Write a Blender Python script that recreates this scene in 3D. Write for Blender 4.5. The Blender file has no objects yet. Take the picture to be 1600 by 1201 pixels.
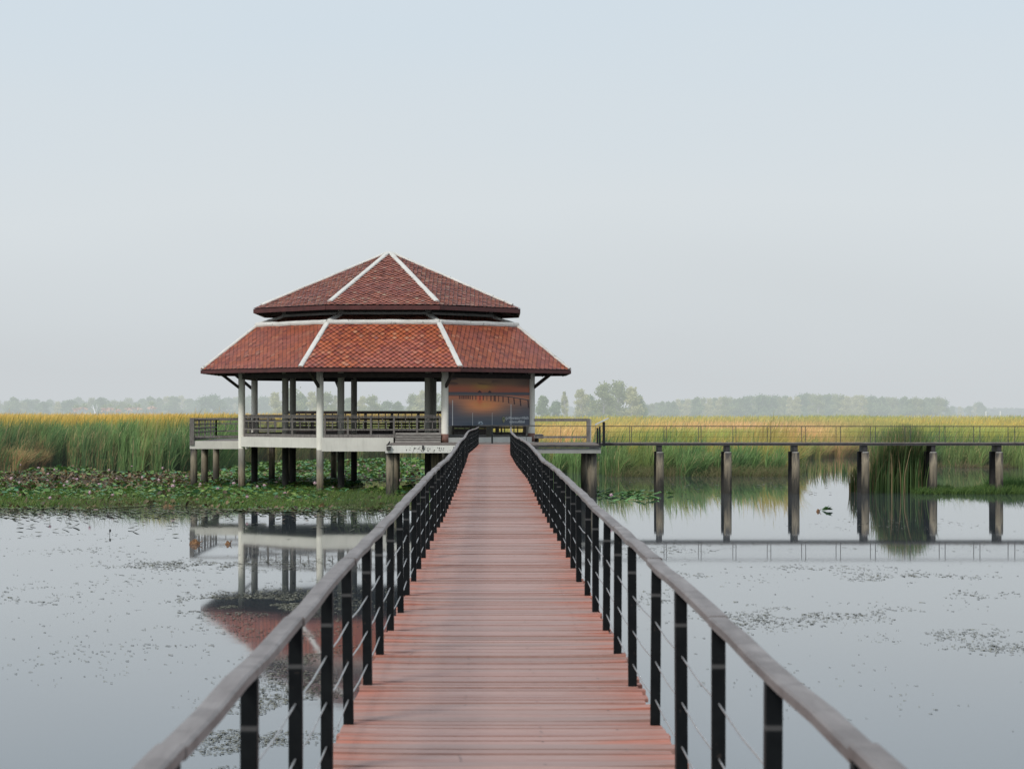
import bpy, math, random
import numpy as np
from mathutils import Vector

random.seed(7)
rng = np.random.default_rng(11)
F = 3470.0            # focal length in pixels of the 1600 px wide photo
ZC = 4.44             # eye above the water
VX, HY = 768.0, 642.0 # where +Y meets the picture / horizon row
def X_at(px, D): return (px - VX) * D / F
def D_at(y): return ZC * F / (y - HY)

scene = bpy.context.scene
COL = scene.collection
R = math.radians

# ------------------------------------------------------------------ helpers
W = {}
def wl(o): return W.get(o.name, Vector((0, 0, 0)))

class MB:
    """collects shapes, builds one mesh object"""
    def __init__(s): s.v = []; s.f = []; s.n = 0; s.sm = []
    def add(s, vs, fs, smooth=False):
        b = len(s.v); s.v += [tuple(p) for p in vs]
        s.f += [tuple(i + b for i in f) for f in fs]
        s.sm += [smooth] * len(fs)
        return s
    def box(s, x0, x1, y0, y1, z0, z1):
        v = [(x0,y0,z0),(x1,y0,z0),(x1,y1,z0),(x0,y1,z0),(x0,y0,z1),(x1,y0,z1),(x1,y1,z1),(x0,y1,z1)]
        return s.add(v, [(0,3,2,1),(4,5,6,7),(0,1,5,4),(1,2,6,5),(2,3,7,6),(3,0,4,7)])
    def bar(s, a, b, w, h, up=(0,0,1)):
        a = Vector(a); b = Vector(b); d = (b - a)
        if d.length < 1e-6: return s
        d.normalize(); u = Vector(up)
        if abs(d.dot(u)) > .99: u = Vector((0,1,0))
        sx = d.cross(u).normalized() * w / 2; sz = sx.cross(d).normalized() * h / 2
        v = []
        for p in (a, b):
            v += [p - sx - sz, p + sx - sz, p + sx + sz, p - sx + sz]
        return s.add(v, [(0,3,2,1),(4,5,6,7),(0,1,5,4),(1,2,6,5),(2,3,7,6),(3,0,4,7)])
    def cyl(s, x, y, z0, z1, r0, r1=None, n=20, rings=1, smooth=True, wob=0):
        r1 = r0 if r1 is None else r1
        v = []; f = []
        for k in range(rings + 1):
            t = k / rings; r = r0 + (r1 - r0) * t; z = z0 + (z1 - z0) * t
            for i in range(n):
                a = 2 * math.pi * i / n
                rr = r * (1 + wob * (random.random() - .5))
                v.append((x + rr * math.cos(a), y + rr * math.sin(a), z))
        for k in range(rings):
            for i in range(n):
                j = (i + 1) % n
                f.append((k*n+i, k*n+j, (k+1)*n+j, (k+1)*n+i))
        s.add(v, f, smooth)
        b = len(s.v) - len(v)
        s.f.append(tuple(b + n*rings + i for i in range(n))); s.sm.append(False)
        s.f.append(tuple(b + n - 1 - i for i in range(n))); s.sm.append(False)
        return s
    def tube(s, pts, r, n=6):
        pts = [Vector(p) for p in pts]; v = []; f = []
        for i, p in enumerate(pts):
            d = (pts[min(i+1, len(pts)-1)] - pts[max(i-1, 0)]).normalized()
            u = Vector((0,0,1)) if abs(d.z) < .9 else Vector((0,1,0))
            a = d.cross(u).normalized(); b = a.cross(d)
            rr = r[i] if isinstance(r, (list, tuple)) else r
            for k in range(n):
                t = 2 * math.pi * k / n
                v.append(p + a * rr * math.cos(t) + b * rr * math.sin(t))
        for i in range(len(pts) - 1):
            for k in range(n):
                j = (k + 1) % n
                f.append((i*n+k, i*n+j, (i+1)*n+j, (i+1)*n+k))
        f.append(tuple(reversed(range(n)))); f.append(tuple(range((len(pts)-1)*n, len(pts)*n)))
        return s.add(v, f, True)
    def mesh(s, name):
        m = bpy.data.meshes.new(name)
        m.from_pydata(s.v, [], s.f); m.update()
        m.polygons.foreach_set('use_smooth', s.sm)
        return m
    def build(s, name, mat, parent=None, bevel=0):
        xs = [p[0] for p in s.v]; ys = [p[1] for p in s.v]; zs = [p[2] for p in s.v]
        c = Vector(((min(xs)+max(xs))/2, (min(ys)+max(ys))/2, min(zs)))
        s.v = [(p[0]-c.x, p[1]-c.y, p[2]-c.z) for p in s.v]
        o = bpy.data.objects.new(name, s.mesh(name)); COL.objects.link(o)
        o.data.materials.append(mat)
        W[o.name] = c.copy()
        if parent is not None:
            o.parent = parent; o.location = c - wl(parent)
        else: o.location = c
        if bevel:
            b = o.modifiers.new('bevel', 'BEVEL'); b.width = bevel; b.segments = 2; b.limit_method = 'ANGLE'
        return o

def tag(o, label=None, cat=None, group=None, kind=None):
    if label: o['label'] = label
    if cat: o['category'] = cat
    if group: o['group'] = group
    if kind: o['kind'] = kind
    return o
def thing(name, loc, label, cat, group=None):
    o = bpy.data.objects.new(name, None); COL.objects.link(o)
    o.location = loc; o.empty_display_size = .3; W[o.name] = Vector(loc)
    return tag(o, label, cat, group)
def dup_child(src, parent, loc_world, rot=None, scale=None):
    c = src.copy(); COL.objects.link(c); c.parent = parent
    W[c.name] = Vector(loc_world); c.location = Vector(loc_world) - wl(parent)
    if rot is not None: c.rotation_euler = rot
    if scale is not None: c.scale = scale
    return c
def copy_tree(o, parent=None):
    c = o.copy(); COL.objects.link(c)
    if parent is not None: c.parent = parent
    for ch in o.children: copy_tree(ch, c)
    return c

def np_mesh(name, V, quads, cols=None, mat=None, smooth=False, tris=False):
    m = bpy.data.meshes.new(name)
    V = np.asarray(V, dtype=np.float32); quads = np.asarray(quads, dtype=np.int32)
    k = quads.shape[1]
    m.vertices.add(len(V)); m.vertices.foreach_set('co', V.ravel())
    m.loops.add(quads.size); m.loops.foreach_set('vertex_index', quads.ravel())
    m.polygons.add(len(quads))
    m.polygons.foreach_set('loop_start', np.arange(0, quads.size, k, dtype=np.int32))
    m.polygons.foreach_set('loop_total', np.full(len(quads), k, dtype=np.int32))
    m.polygons.foreach_set('use_smooth', np.full(len(quads), smooth))
    m.update(calc_edges=True)
    if cols is not None:
        a = m.color_attributes.new('tint', 'FLOAT_COLOR', 'POINT')
        c = np.ones((len(V), 4), dtype=np.float32); c[:, :3] = cols
        a.data.foreach_set('color', c.ravel())
    if mat: m.materials.append(mat)
    return m
def np_obj(name, mesh, parent=None, loc=None):
    o = bpy.data.objects.new(name, mesh); COL.objects.link(o)
    if parent is not None: o.parent = parent
    if loc is not None: o.location = loc
    return o

# numpy value noise
_perm = np.random.default_rng(5).random((256, 256))
def vnoise(x, y):
    xi = np.floor(x).astype(int); yi = np.floor(y).astype(int)
    fx = x - xi; fy = y - yi
    fx = fx*fx*(3-2*fx); fy = fy*fy*(3-2*fy)
    g = lambda a, b: _perm[a & 255, b & 255]
    return (g(xi,yi)*(1-fx)+g(xi+1,yi)*fx)*(1-fy) + (g(xi,yi+1)*(1-fx)+g(xi+1,yi+1)*fx)*fy
def fbm(x, y, o=4):
    s = 0; a = .5; t = 0
    for i in range(o):
        s = s + a * vnoise(x*2**i + 17*i, y*2**i + 9*i); t += a; a *= .5
    return s / t

# ------------------------------------------------------------------ materials
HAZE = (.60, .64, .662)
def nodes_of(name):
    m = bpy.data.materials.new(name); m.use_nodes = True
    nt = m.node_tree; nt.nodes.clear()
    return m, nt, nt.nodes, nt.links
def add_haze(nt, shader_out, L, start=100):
    """aerial haze mixed into the surface colour as emission, growing with distance over the lake (world position, from any view)"""
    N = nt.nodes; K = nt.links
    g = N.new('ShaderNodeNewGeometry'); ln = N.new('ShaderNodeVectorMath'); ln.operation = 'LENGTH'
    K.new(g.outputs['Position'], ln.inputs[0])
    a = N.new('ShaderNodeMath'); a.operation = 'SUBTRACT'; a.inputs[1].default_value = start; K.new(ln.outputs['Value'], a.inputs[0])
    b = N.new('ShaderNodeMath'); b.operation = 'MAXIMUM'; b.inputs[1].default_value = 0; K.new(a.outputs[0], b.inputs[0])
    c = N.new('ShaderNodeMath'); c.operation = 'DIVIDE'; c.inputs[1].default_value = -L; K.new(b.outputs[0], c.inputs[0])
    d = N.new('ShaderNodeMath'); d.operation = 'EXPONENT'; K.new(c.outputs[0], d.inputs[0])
    e = N.new('ShaderNodeEmission'); e.inputs[0].default_value = (*HAZE, 1)  # far haze put into the material as a glow
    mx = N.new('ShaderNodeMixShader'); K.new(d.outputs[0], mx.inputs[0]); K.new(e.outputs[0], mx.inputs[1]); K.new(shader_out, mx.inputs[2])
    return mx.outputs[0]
def finish(nt, sh, haze=None):
    o = nt.nodes.new('ShaderNodeOutputMaterial')
    if haze: sh = add_haze(nt, sh, *haze)
    nt.links.new(sh, o.inputs[0])
def principled(nt, rough=.6, spec=.5):
    p = nt.nodes.new('ShaderNodeBsdfPrincipled'); p.inputs['Roughness'].default_value = rough
    p.inputs['Specular IOR Level'].default_value = spec
    return p
def noise(nt, scale, detail=4, vec=None, rough=.55, stretch=None):
    n = nt.nodes.new('ShaderNodeTexNoise'); n.inputs['Scale'].default_value = scale
    n.inputs['Detail'].default_value = detail; n.inputs['Roughness'].default_value = rough
    g = nt.nodes.new('ShaderNodeNewGeometry')
    src = g.outputs['Position'] if vec is None else vec
    if stretch:
        mp = nt.nodes.new('ShaderNodeMapping'); mp.inputs['Scale'].default_value = stretch
        nt.links.new(src, mp.inputs[0]); src = mp.outputs[0]
    nt.links.new(src, n.inputs['Vector'])
    return n.outputs[0]
def ramp(nt, fac, stops):
    r = nt.nodes.new('ShaderNodeValToRGB'); nt.links.new(fac, r.inputs[0])
    e = r.color_ramp.elements
    while len(e) < len(stops): e.new(.5)
    for i, (p, c) in enumerate(stops):
        e[i].position = p; e[i].color = (*c, 1) if len(c) == 3 else c
    return r.outputs[0]
def mixc(nt, fac, a, b, mode='MIX'):
    m = nt.nodes.new('ShaderNodeMix'); m.data_type = 'RGBA'; m.blend_type = mode
    for s, v in ((0, fac), (6, a), (7, b)):
        if isinstance(v, (int, float)): m.inputs[s].default_value = v
        elif isinstance(v, tuple): m.inputs[s].default_value = (*v, 1)
        else: nt.links.new(v, m.inputs[s])
    return m.outputs[2]
def math_(nt, op, a, b=0.0, clamp=False):
    m = nt.nodes.new('ShaderNodeMath'); m.operation = op; m.use_clamp = clamp
    for i, v in enumerate((a, b)):
        if isinstance(v, (int, float)): m.inputs[i].default_value = v
        else: nt.links.new(v, m.inputs[i])
    return m.outputs[0]
def bump(nt, p, h, dist=.01, strength=.5):
    b = nt.nodes.new('ShaderNodeBump'); b.inputs['Distance'].default_value = dist; b.inputs['Strength'].default_value = strength
    nt.links.new(h, b.inputs['Height']); nt.links.new(b.outputs[0], p.inputs['Normal'])
def pos_z(nt):
    g = nt.nodes.new('ShaderNodeNewGeometry'); s = nt.nodes.new('ShaderNodeSeparateXYZ')
    nt.links.new(g.outputs['Position'], s.inputs[0]); return s.outputs

def simple(name, stops, rough=.7, scale=3, stretch=None, bd=0, spec=.4, haze=None, bscale=None, metallic=0):
    m, nt, N, K = nodes_of(name)
    p = principled(nt, rough, spec); p.inputs['Metallic'].default_value = metallic
    n = noise(nt, scale, 6, stretch=stretch, rough=.6)
    K.new(ramp(nt, n, stops), p.inputs['Base Color'])
    if bd: bump(nt, p, noise(nt, bscale or scale*4, 5, stretch=stretch), bd)
    finish(nt, p.outputs[0], haze); return m

M = {}
M['grey_wood'] = simple('weathered grey wood', [(.3,(.085,.075,.068)),(.5,(.16,.145,.135)),(.72,(.25,.23,.215))], .75, 3, (9,9,1.2), .006)
M['light_wood'] = simple('bleached wood', [(.3,(.17,.15,.135)),(.5,(.27,.25,.23)),(.72,(.36,.34,.31))], .75, 3, (1,9,9), .006)
M['dark_wood'] = simple('dark stained wood', [(.3,(.018,.014,.013)),(.7,(.045,.035,.03))], .6, 3, (1,1,1), .004)
M['fascia'] = simple('maroon painted fascia', [(.3,(.055,.018,.016)),(.7,(.11,.032,.028))], .5, 2.5)
M['black_steel'] = simple('black painted steel', [(.3,(.006,.008,.009)),(.7,(.013,.015,.017))], .5, 9, None, .001, .3)
M['steel_dark'] = simple('dark steel beam', [(.3,(.02,.02,.022)),(.7,(.06,.055,.055))], .55, 3)
def post_mat():
    m, nt, N, K = nodes_of('black painted post with weld seam')
    p = principled(nt, .5, .12)
    c = ramp(nt, noise(nt, 9, 5), [(.3,(.003,.004,.005)),(.7,(.008,.010,.011))])
    tcn = N.new('ShaderNodeTexCoord'); sx_ = N.new('ShaderNodeSeparateXYZ'); K.new(tcn.outputs['Object'], sx_.inputs[0])
    dz = math_(nt,'ABSOLUTE', math_(nt,'SUBTRACT', sx_.outputs[2], .705))
    k = ramp(nt, dz, [(.004,(.75,.75,.75)),(.012,(0,0,0))])
    c = mixc(nt, k, c, (.09,.09,.09))
    sc_ = ramp(nt, noise(nt, 30, 4), [(.66,(0,0,0)),(.72,(.5,.5,.5))])
    c = mixc(nt, sc_, c, (.05,.04,.035))
    K.new(c, p.inputs['Base Color']); bump(nt, p, noise(nt, 60, 3), .0008)
    finish(nt, p.outputs[0]); return m
M['post_steel'] = post_mat()
M['cable'] = simple('stainless cable', [(.3,(.30,.30,.30)),(.7,(.5,.5,.5))], .35, 20, None, 0, .5, metallic=.6)
M['thin_rail'] = simple('grey galvanised rail', [(.3,(.045,.045,.045)),(.7,(.09,.085,.08))], .5, 5)
M['brown_base'] = simple('brown painted plinth', [(.3,(.17,.085,.065)),(.7,(.26,.14,.11))], .7, 4)
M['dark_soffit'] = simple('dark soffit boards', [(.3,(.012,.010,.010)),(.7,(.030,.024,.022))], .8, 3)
M['floor_board'] = simple('old floor boards', [(.3,(.12,.10,.09)),(.7,(.24,.21,.19))], .75, 2, (1,8,1))

def concrete(name, base, stainz=None, chip=.0):
    m, nt, N, K = nodes_of(name)
    p = principled(nt, .8, .3)
    n1 = noise(nt, 1.3, 6); n2 = noise(nt, 9, 5); n3 = noise(nt, 2.2, 5, stretch=(5,5,.5))
    c = ramp(nt, n1, [(.3, tuple(x*.84 for x in base)), (.7, base)])
    st = ramp(nt, n3, [(.52,(0,0,0)),(.74,(1,1,1))])
    c = mixc(nt, math_(nt,'MULTIPLY', st, .16), c, (.24,.22,.18))
    if chip:
        ch = ramp(nt, noise(nt, 5.5, 5), [(.62,(0,0,0)),(.66,(1,1,1))])
        c = mixc(nt, math_(nt,'MULTIPLY', ch, chip), c, (.06,.055,.05))
    if stainz:
        z = pos_z(nt)[2]
        zz = math_(nt, 'ADD', z, math_(nt, 'MULTIPLY', math_(nt,'SUBTRACT', n3, .5), 1.6))
        t = math_(nt, 'DIVIDE', math_(nt,'SUBTRACT', zz, 0), stainz)
        lower = ramp(nt, t, [(.0,(.04,.04,.034)),(.2,(.16,.125,.085)),(.42,(.30,.255,.19)),(.66,(.20,.185,.16)),(.98,(.38,.355,.31))])
        k = ramp(nt, math_(nt,'DIVIDE', z, stainz), [(.985,(0,0,0)),(1.0,(1,1,1))])
        c = mixc(nt, k, lower, c)
    K.new(c, p.inputs['Base Color']); bump(nt, p, n2, .006)
    finish(nt, p.outputs[0]); return m
M['white_col'] = concrete('white painted column', (.90,.865,.77), stainz=2.35)
M['white_beam'] = concrete('white painted concrete beam', (.70,.68,.62))
M['chipped'] = concrete('flaking white concrete', (.74,.73,.68), chip=.5)
M['hip'] = concrete('whitewashed ridge mortar', (.66,.645,.60), chip=.5)
M['raw_beam'] = concrete('grey concrete beam', (.33,.33,.31), chip=.25)
def pile_mat():
    m, nt, N, K = nodes_of('stained concrete pile')
    p = principled(nt, .85, .3)
    n3 = noise(nt, 2.0, 6, stretch=(3.5,3.5,.45)); n1 = noise(nt, 6, 5)
    zz = math_(nt,'DIVIDE', math_(nt,'ADD', pos_z(nt)[2], math_(nt,'MULTIPLY', math_(nt,'SUBTRACT', n3, .5), 2.2)), 2.6)
    c = ramp(nt, zz, [(0,(.025,.025,.02)),(.2,(.045,.042,.034)),(.36,(.19,.16,.115)),(.62,(.33,.28,.20)),(.85,(.06,.055,.05)),(1,(.035,.035,.035))])
    c = mixc(nt, math_(nt,'MULTIPLY', n1, .5), c, (.09,.08,.07))
    K.new(c, p.inputs['Base Color']); bump(nt, p, n1, .02)
    finish(nt, p.outputs[0]); return m
M['pile'] = pile_mat()
M['inner_col'] = concrete('column greyed for roof shade', (.40,.39,.34))  # column tone darkened to carry the shade beneath the roof
M['pile_shaded'] = simple('shade-darkened pile', [(.3,(.010,.010,.011)),(.6,(.03,.028,.025)),(.75,(.09,.075,.055))], .75, 1.6, (1,1,.6), .01)  # pile copy with the shade under decks and floor put into its colour
M['pile_cap'] = simple('pale pile head', [(.3,(.30,.29,.27)),(.7,(.5,.49,.46))], .8, 5)

def tile_mat(name, a, b, c, tip):
    m, nt, N, K = nodes_of(name)
    p = principled(nt, .42, .45)
    at = N.new('ShaderNodeAttribute'); at.attribute_name = 'tint'
    uv = N.new('ShaderNodeUVMap'); s = N.new('ShaderNodeSeparateXYZ'); K.new(uv.outputs[0], s.inputs[0])
    sep = N.new('ShaderNodeSeparateColor'); K.new(at.outputs['Color'], sep.inputs[0])
    col = ramp(nt, sep.outputs[0], [(0, a), (.45, b), (.8, b), (.9, c), (1, tip)])
    big = noise(nt, .45, 4)
    col = mixc(nt, ramp(nt, big, [(.42,(0,0,0)),(.62,(.55,.55,.55))]), col, mixc(nt, sep.outputs[1], (.26,.06,.05), (.44,.15,.12)))
    run = ramp(nt, noise(nt, 1.3, 5, stretch=(1.6,1.6,.25)), [(.50,(0,0,0)),(.68,(.38,.38,.38))])
    col = mixc(nt, run, col, (.11,.05,.04))
    # dark joint line along the pointed lower edge of each tile
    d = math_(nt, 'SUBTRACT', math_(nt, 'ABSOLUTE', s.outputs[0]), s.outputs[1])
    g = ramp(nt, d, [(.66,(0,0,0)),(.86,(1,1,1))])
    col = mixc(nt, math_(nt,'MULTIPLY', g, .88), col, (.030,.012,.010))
    K.new(col, p.inputs['Base Color'])
    finish(nt, p.outputs[0]); return m
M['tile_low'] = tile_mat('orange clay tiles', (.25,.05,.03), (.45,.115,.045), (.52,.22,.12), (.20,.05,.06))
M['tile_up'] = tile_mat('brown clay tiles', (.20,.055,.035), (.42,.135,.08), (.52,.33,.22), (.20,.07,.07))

def deck_mat():
    m, nt, N, K = nodes_of('worn red deck paint')
    p = principled(nt, .6, .35)
    at = N.new('ShaderNodeAttribute'); at.attribute_name = 'tint'
    sep = N.new('ShaderNodeSeparateColor'); K.new(at.outputs['Color'], sep.inputs[0])
    nn = noise(nt, 2.2, 6, stretch=(1,7,1)); fine = noise(nt, 12, 6, stretch=(1,12,1))
    e = math_(nt,'ADD', sep.outputs[0], math_(nt,'MULTIPLY', math_(nt,'SUBTRACT', nn, .5), 1.5))
    c = ramp(nt, e, [(.25,(.41,.255,.22)),(.6,(.42,.22,.175)),(1.0,(.49,.165,.105))])
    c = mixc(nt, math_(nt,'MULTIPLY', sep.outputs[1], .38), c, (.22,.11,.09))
    c = mixc(nt, ramp(nt, fine, [(.35,(.30,.30,.30)),(.6,(0,0,0))]), c, (.20,.10,.08))
    c = mixc(nt, math_(nt,'MULTIPLY', sep.outputs[2], .55), c, (.25,.19,.17))
    c = mixc(nt, ramp(nt, noise(nt, 1.1, 5), [(.55,(0,0,0)),(.75,(.18,.18,.18))]), c, (.16,.09,.075))
    sp = ramp(nt, noise(nt, 26, 3), [(.70,(0,0,0)),(.76,(.5,.5,.5))])
    c = mixc(nt, sp, c, (.34,.26,.23))
    K.new(c, p.inputs['Base Color']); bump(nt, p, fine, .003, .6)
    K.new(ramp(nt, nn, [(.3,(.50,.50,.50)),(.7,(.72,.72,.72))]), p.inputs['Roughness'])
    finish(nt, p.outputs[0]); return m
M['deck'] = deck_mat()
def handrail_mat():
    m, nt, N, K = nodes_of('grey worn handrail plank')
    p = principled(nt, .5, .5)
    n1 = noise(nt, 1.5, 6, stretch=(8,1,8)); n2 = noise(nt, 14, 6, stretch=(6,.6,6)); n3 = noise(nt, 5, 3)
    c = ramp(nt, n1, [(.3,(.125,.103,.094)),(.5,(.175,.148,.138)),(.7,(.235,.207,.196))])
    c = mixc(nt, ramp(nt, n3, [(.52,(0,0,0)),(.62,(.55,.55,.55))]), c, (.10,.08,.072))
    K.new(c, p.inputs['Base Color']); bump(nt, p, n2, .004, .8)
    finish(nt, p.outputs[0]); return m
M['handrail'] = handrail_mat()

def tint_mat(name, rough=.6, spec=.25, trans=.0, haze=None, var=.0):
    m, nt, N, K = nodes_of(name)
    p = principled(nt, rough, spec)
    at = N.new('ShaderNodeAttribute'); at.attribute_name = 'tint'
    K.new(at.outputs['Color'], p.inputs['Base Color'])
    sh = p.outputs[0]
    if trans:
        t = N.new('ShaderNodeBsdfTranslucent'); K.new(at.outputs['Color'], t.inputs[0])
        mx = N.new('ShaderNodeMixShader'); mx.inputs[0].default_value = trans
        K.new(sh, mx.inputs[1]); K.new(t.outputs[0], mx.inputs[2]); sh = mx.outputs[0]
    finish(nt, sh, haze); return m
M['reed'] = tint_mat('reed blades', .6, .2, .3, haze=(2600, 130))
M['lotus'] = tint_mat('lotus leaves', .45, .35, .15)
M['weed'] = tint_mat('floating weed', .8, .2)
M['mural'] = tint_mat('printed mural', .45, .35)
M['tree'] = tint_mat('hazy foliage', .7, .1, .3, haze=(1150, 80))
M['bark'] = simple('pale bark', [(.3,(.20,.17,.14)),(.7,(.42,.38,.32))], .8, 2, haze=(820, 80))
M['petal'] = simple('pink lotus petals', [(.3,(.72,.42,.50)),(.7,(.85,.72,.76))], .5, 14)
M['stem'] = simple('green stems', [(.3,(.06,.10,.03)),(.7,(.12,.17,.05))], .6, 14)
M['white_letter'] = simple('white lettering', [(.3,(.62,.64,.66)),(.7,(.72,.74,.75))], .5, 9)
M['emblem'] = simple('olive emblem', [(.3,(.22,.22,.10)),(.7,(.36,.36,.2))], .5, 20)
M['emblem_green'] = simple('dark green emblem core', [(.3,(.03,.07,.05)),(.7,(.06,.12,.08))], .5, 20)
M['bird'] = simple('dark feathers', [(.3,(.012,.012,.014)),(.7,(.05,.045,.045))], .6, 30)
M['dead_leaf'] = simple('rotting brown leaf', [(.3,(.06,.028,.014)),(.7,(.30,.16,.07))], .8, 9, None, .02)
M['sign_top'] = simple('pale sign panel', [(.3,(.40,.42,.44)),(.7,(.52,.54,.55))], .4, 5)
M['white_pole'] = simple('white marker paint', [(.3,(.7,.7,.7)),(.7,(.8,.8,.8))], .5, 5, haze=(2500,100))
M['mud'] = simple('muddy bed', [(.3,(.05,.045,.03)),(.7,(.09,.08,.055))], .9, .5)
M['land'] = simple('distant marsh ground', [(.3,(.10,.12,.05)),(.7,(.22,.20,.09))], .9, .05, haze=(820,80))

def water_mat():
    m, nt, N, K = nodes_of('calm lake water')
    p = principled(nt, .03, .5)
    p.inputs['IOR'].default_value = 1.62
    g = N.new('ShaderNodeNewGeometry')
    big = noise(nt, .05, 3)
    K.new(ramp(nt, big, [(.3,(.050,.060,.068)),(.7,(.068,.080,.090))]), p.inputs['Base Color'])
    s1 = noise(nt, 1.6, 3, stretch=(.5,1.6,1)); s2 = noise(nt, 9, 3, stretch=(.6,1.8,1)); s3 = noise(nt, .25, 2)
    # a breeze patch ruffles the water between the boardwalk and the lotus bed, the rest lies calm
    mpn = N.new('ShaderNodeMapping'); mpn.inputs['Location'].default_value = (.85, -2.9, 0); mpn.inputs['Scale'].default_value = (.2, .075, 0)
    K.new(g.outputs['Position'], mpn.inputs[0]); ln = N.new('ShaderNodeVectorMath'); ln.operation = 'LENGTH'; K.new(mpn.outputs[0], ln.inputs[0])
    reg = ramp(nt, math_(nt,'MULTIPLY', ln.outputs['Value'], .5), [(.30,(1,1,1)),(.62,(0,0,0))])
    pn_ = ramp(nt, noise(nt, .35, 4, stretch=(.6,1.6,1)), [(.42,(0,0,0)),(.60,(1,1,1))])
    far = ramp(nt, noise(nt, .06, 4, stretch=(.5,1.6,1)), [(.56,(0,0,0)),(.68,(.25,.25,.25))])
    patch = math_(nt,'MAXIMUM', math_(nt,'MULTIPLY', reg, pn_), far)
    h = math_(nt,'ADD', math_(nt,'MULTIPLY', s1, .00005), math_(nt,'MULTIPLY', math_(nt,'MULTIPLY', s2, patch), .00032))
    h = math_(nt,'ADD', h, math_(nt,'MULTIPLY', s3, .00022))
    b = N.new('ShaderNodeBump'); b.inputs['Distance'].default_value = 1.0; b.inputs['Strength'].default_value = 1
    K.new(h, b.inputs['Height']); K.new(b.outputs[0], p.inputs['Normal'])
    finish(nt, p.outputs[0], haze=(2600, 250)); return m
M['water'] = water_mat()

# ------------------------------------------------------------------ camera, sky, sun
cam = bpy.data.cameras.new('camera'); co = bpy.data.objects.new('camera', cam); COL.objects.link(co)
co.location = (0, 0, ZC); co.rotation_euler = (R(90), 0, 0)
cam.sensor_width = 36; cam.lens = F / 1600 * 36
cam.shift_x = (800 - VX) / 1600; cam.shift_y = (HY - 600.5) / 1600
cam.clip_start = .5; cam.clip_end = 20000
cam.dof.use_dof = True; cam.dof.focus_distance = 105; cam.dof.aperture_fstop = 8
scene.camera = co

SUN_AZ, SUN_EL = R(215), R(42)      # compass azimuth (0 = +Y, clockwise): behind-left of the camera
w = bpy.data.worlds.new('World'); scene.world = w; w.use_nodes = True
nt = w.node_tree; nt.nodes.clear()
sky = nt.nodes.new('ShaderNodeTexSky'); sky.sky_type = 'NISHITA'; sky.sun_disc = False
sky.sun_elevation = SUN_EL; sky.sun_rotation = SUN_AZ; sky.dust_density = 4; sky.air_density = 1.2
b1 = nt.nodes.new('ShaderNodeBackground'); b1.inputs[1].default_value = .05
nt.links.new(sky.outputs[0], b1.inputs[0])
tc = nt.nodes.new('ShaderNodeTexCoord'); sp = nt.nodes.new('ShaderNodeSeparateXYZ'); nt.links.new(tc.outputs['Generated'], sp.inputs[0])
nz = nt.nodes.new('ShaderNodeTexNoise'); nz.inputs['Scale'].default_value = 2.2; nz.inputs['Detail'].default_value = 3
mp = nt.nodes.new('ShaderNodeMapping'); mp.inputs['Scale'].default_value = (1, 1, 4); nt.links.new(tc.outputs['Generated'], mp.inputs[0]); nt.links.new(mp.outputs[0], nz.inputs[0])
zz = math_(nt, 'ADD', sp.outputs[2], math_(nt, 'MULTIPLY', math_(nt, 'SUBTRACT', nz.outputs[0], .5), .13))
hz = ramp(nt, zz, [(0,(.585,.618,.64)),(.03,(.61,.65,.675)),(.09,(.655,.702,.732)),(.19,(.615,.695,.76)),(.5,(.64,.74,.84)),(1,(.68,.76,.86))])
b2 = nt.nodes.new('ShaderNodeBackground'); nt.links.new(hz, b2.inputs[0]); b2.inputs[1].default_value = 1.10
mx = nt.nodes.new('ShaderNodeMixShader'); mx.inputs[0].default_value = .93
nt.links.new(b1.outputs[0], mx.inputs[1]); nt.links.new(b2.outputs[0], mx.inputs[2])
wo = nt.nodes.new('ShaderNodeOutputWorld'); nt.links.new(mx.outputs[0], wo.inputs[0])
sun = bpy.data.lights.new('sun', 'SUN'); sun.energy = 2.1; sun.angle = R(14); sun.color = (1, .95, .88)
so = bpy.data.objects.new('sun', sun); COL.objects.link(so)
sd = Vector((math.sin(SUN_AZ)*math.cos(SUN_EL), math.cos(SUN_AZ)*math.cos(SUN_EL), math.sin(SUN_EL)))
so.rotation_euler = sd.to_track_quat('Z', 'Y').to_euler(); so.location = (-40, -40, 60)
scene.view_settings.view_transform = 'Standard'; scene.view_settings.look = 'None'
scene.view_settings.exposure = 0; scene.view_settings.gamma = 1
scene.cycles.use_denoising = True
scene.cycles.max_bounces = 6; scene.cycles.diffuse_bounces = 3; scene.cycles.glossy_bounces = 3; scene.cycles.transparent_max_bounces = 6
scene.cycles.sample_clamp_indirect = 4

# ------------------------------------------------------------------ setting
o = MB().add([(-5000,-60,0),(5000,-60,0),(5000,9000,0),(-5000,9000,0)], [(0,1,2,3)]).build('water', M['water']); tag(o, kind='structure')
o = MB().add([(-5000,-60,-1.6),(5000,-60,-1.6),(5000,9000,-1.6),(-5000,9000,-1.6)], [(0,1,2,3)]).build('lake_bed', M['mud']); tag(o, kind='structure')
o = MB().add([(-4000,560,.35),(4000,560,.35),(4000,8900,.35),(-4000,8900,.35)], [(0,1,2,3)]).build('terrain', M['land']); tag(o, kind='structure')

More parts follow.
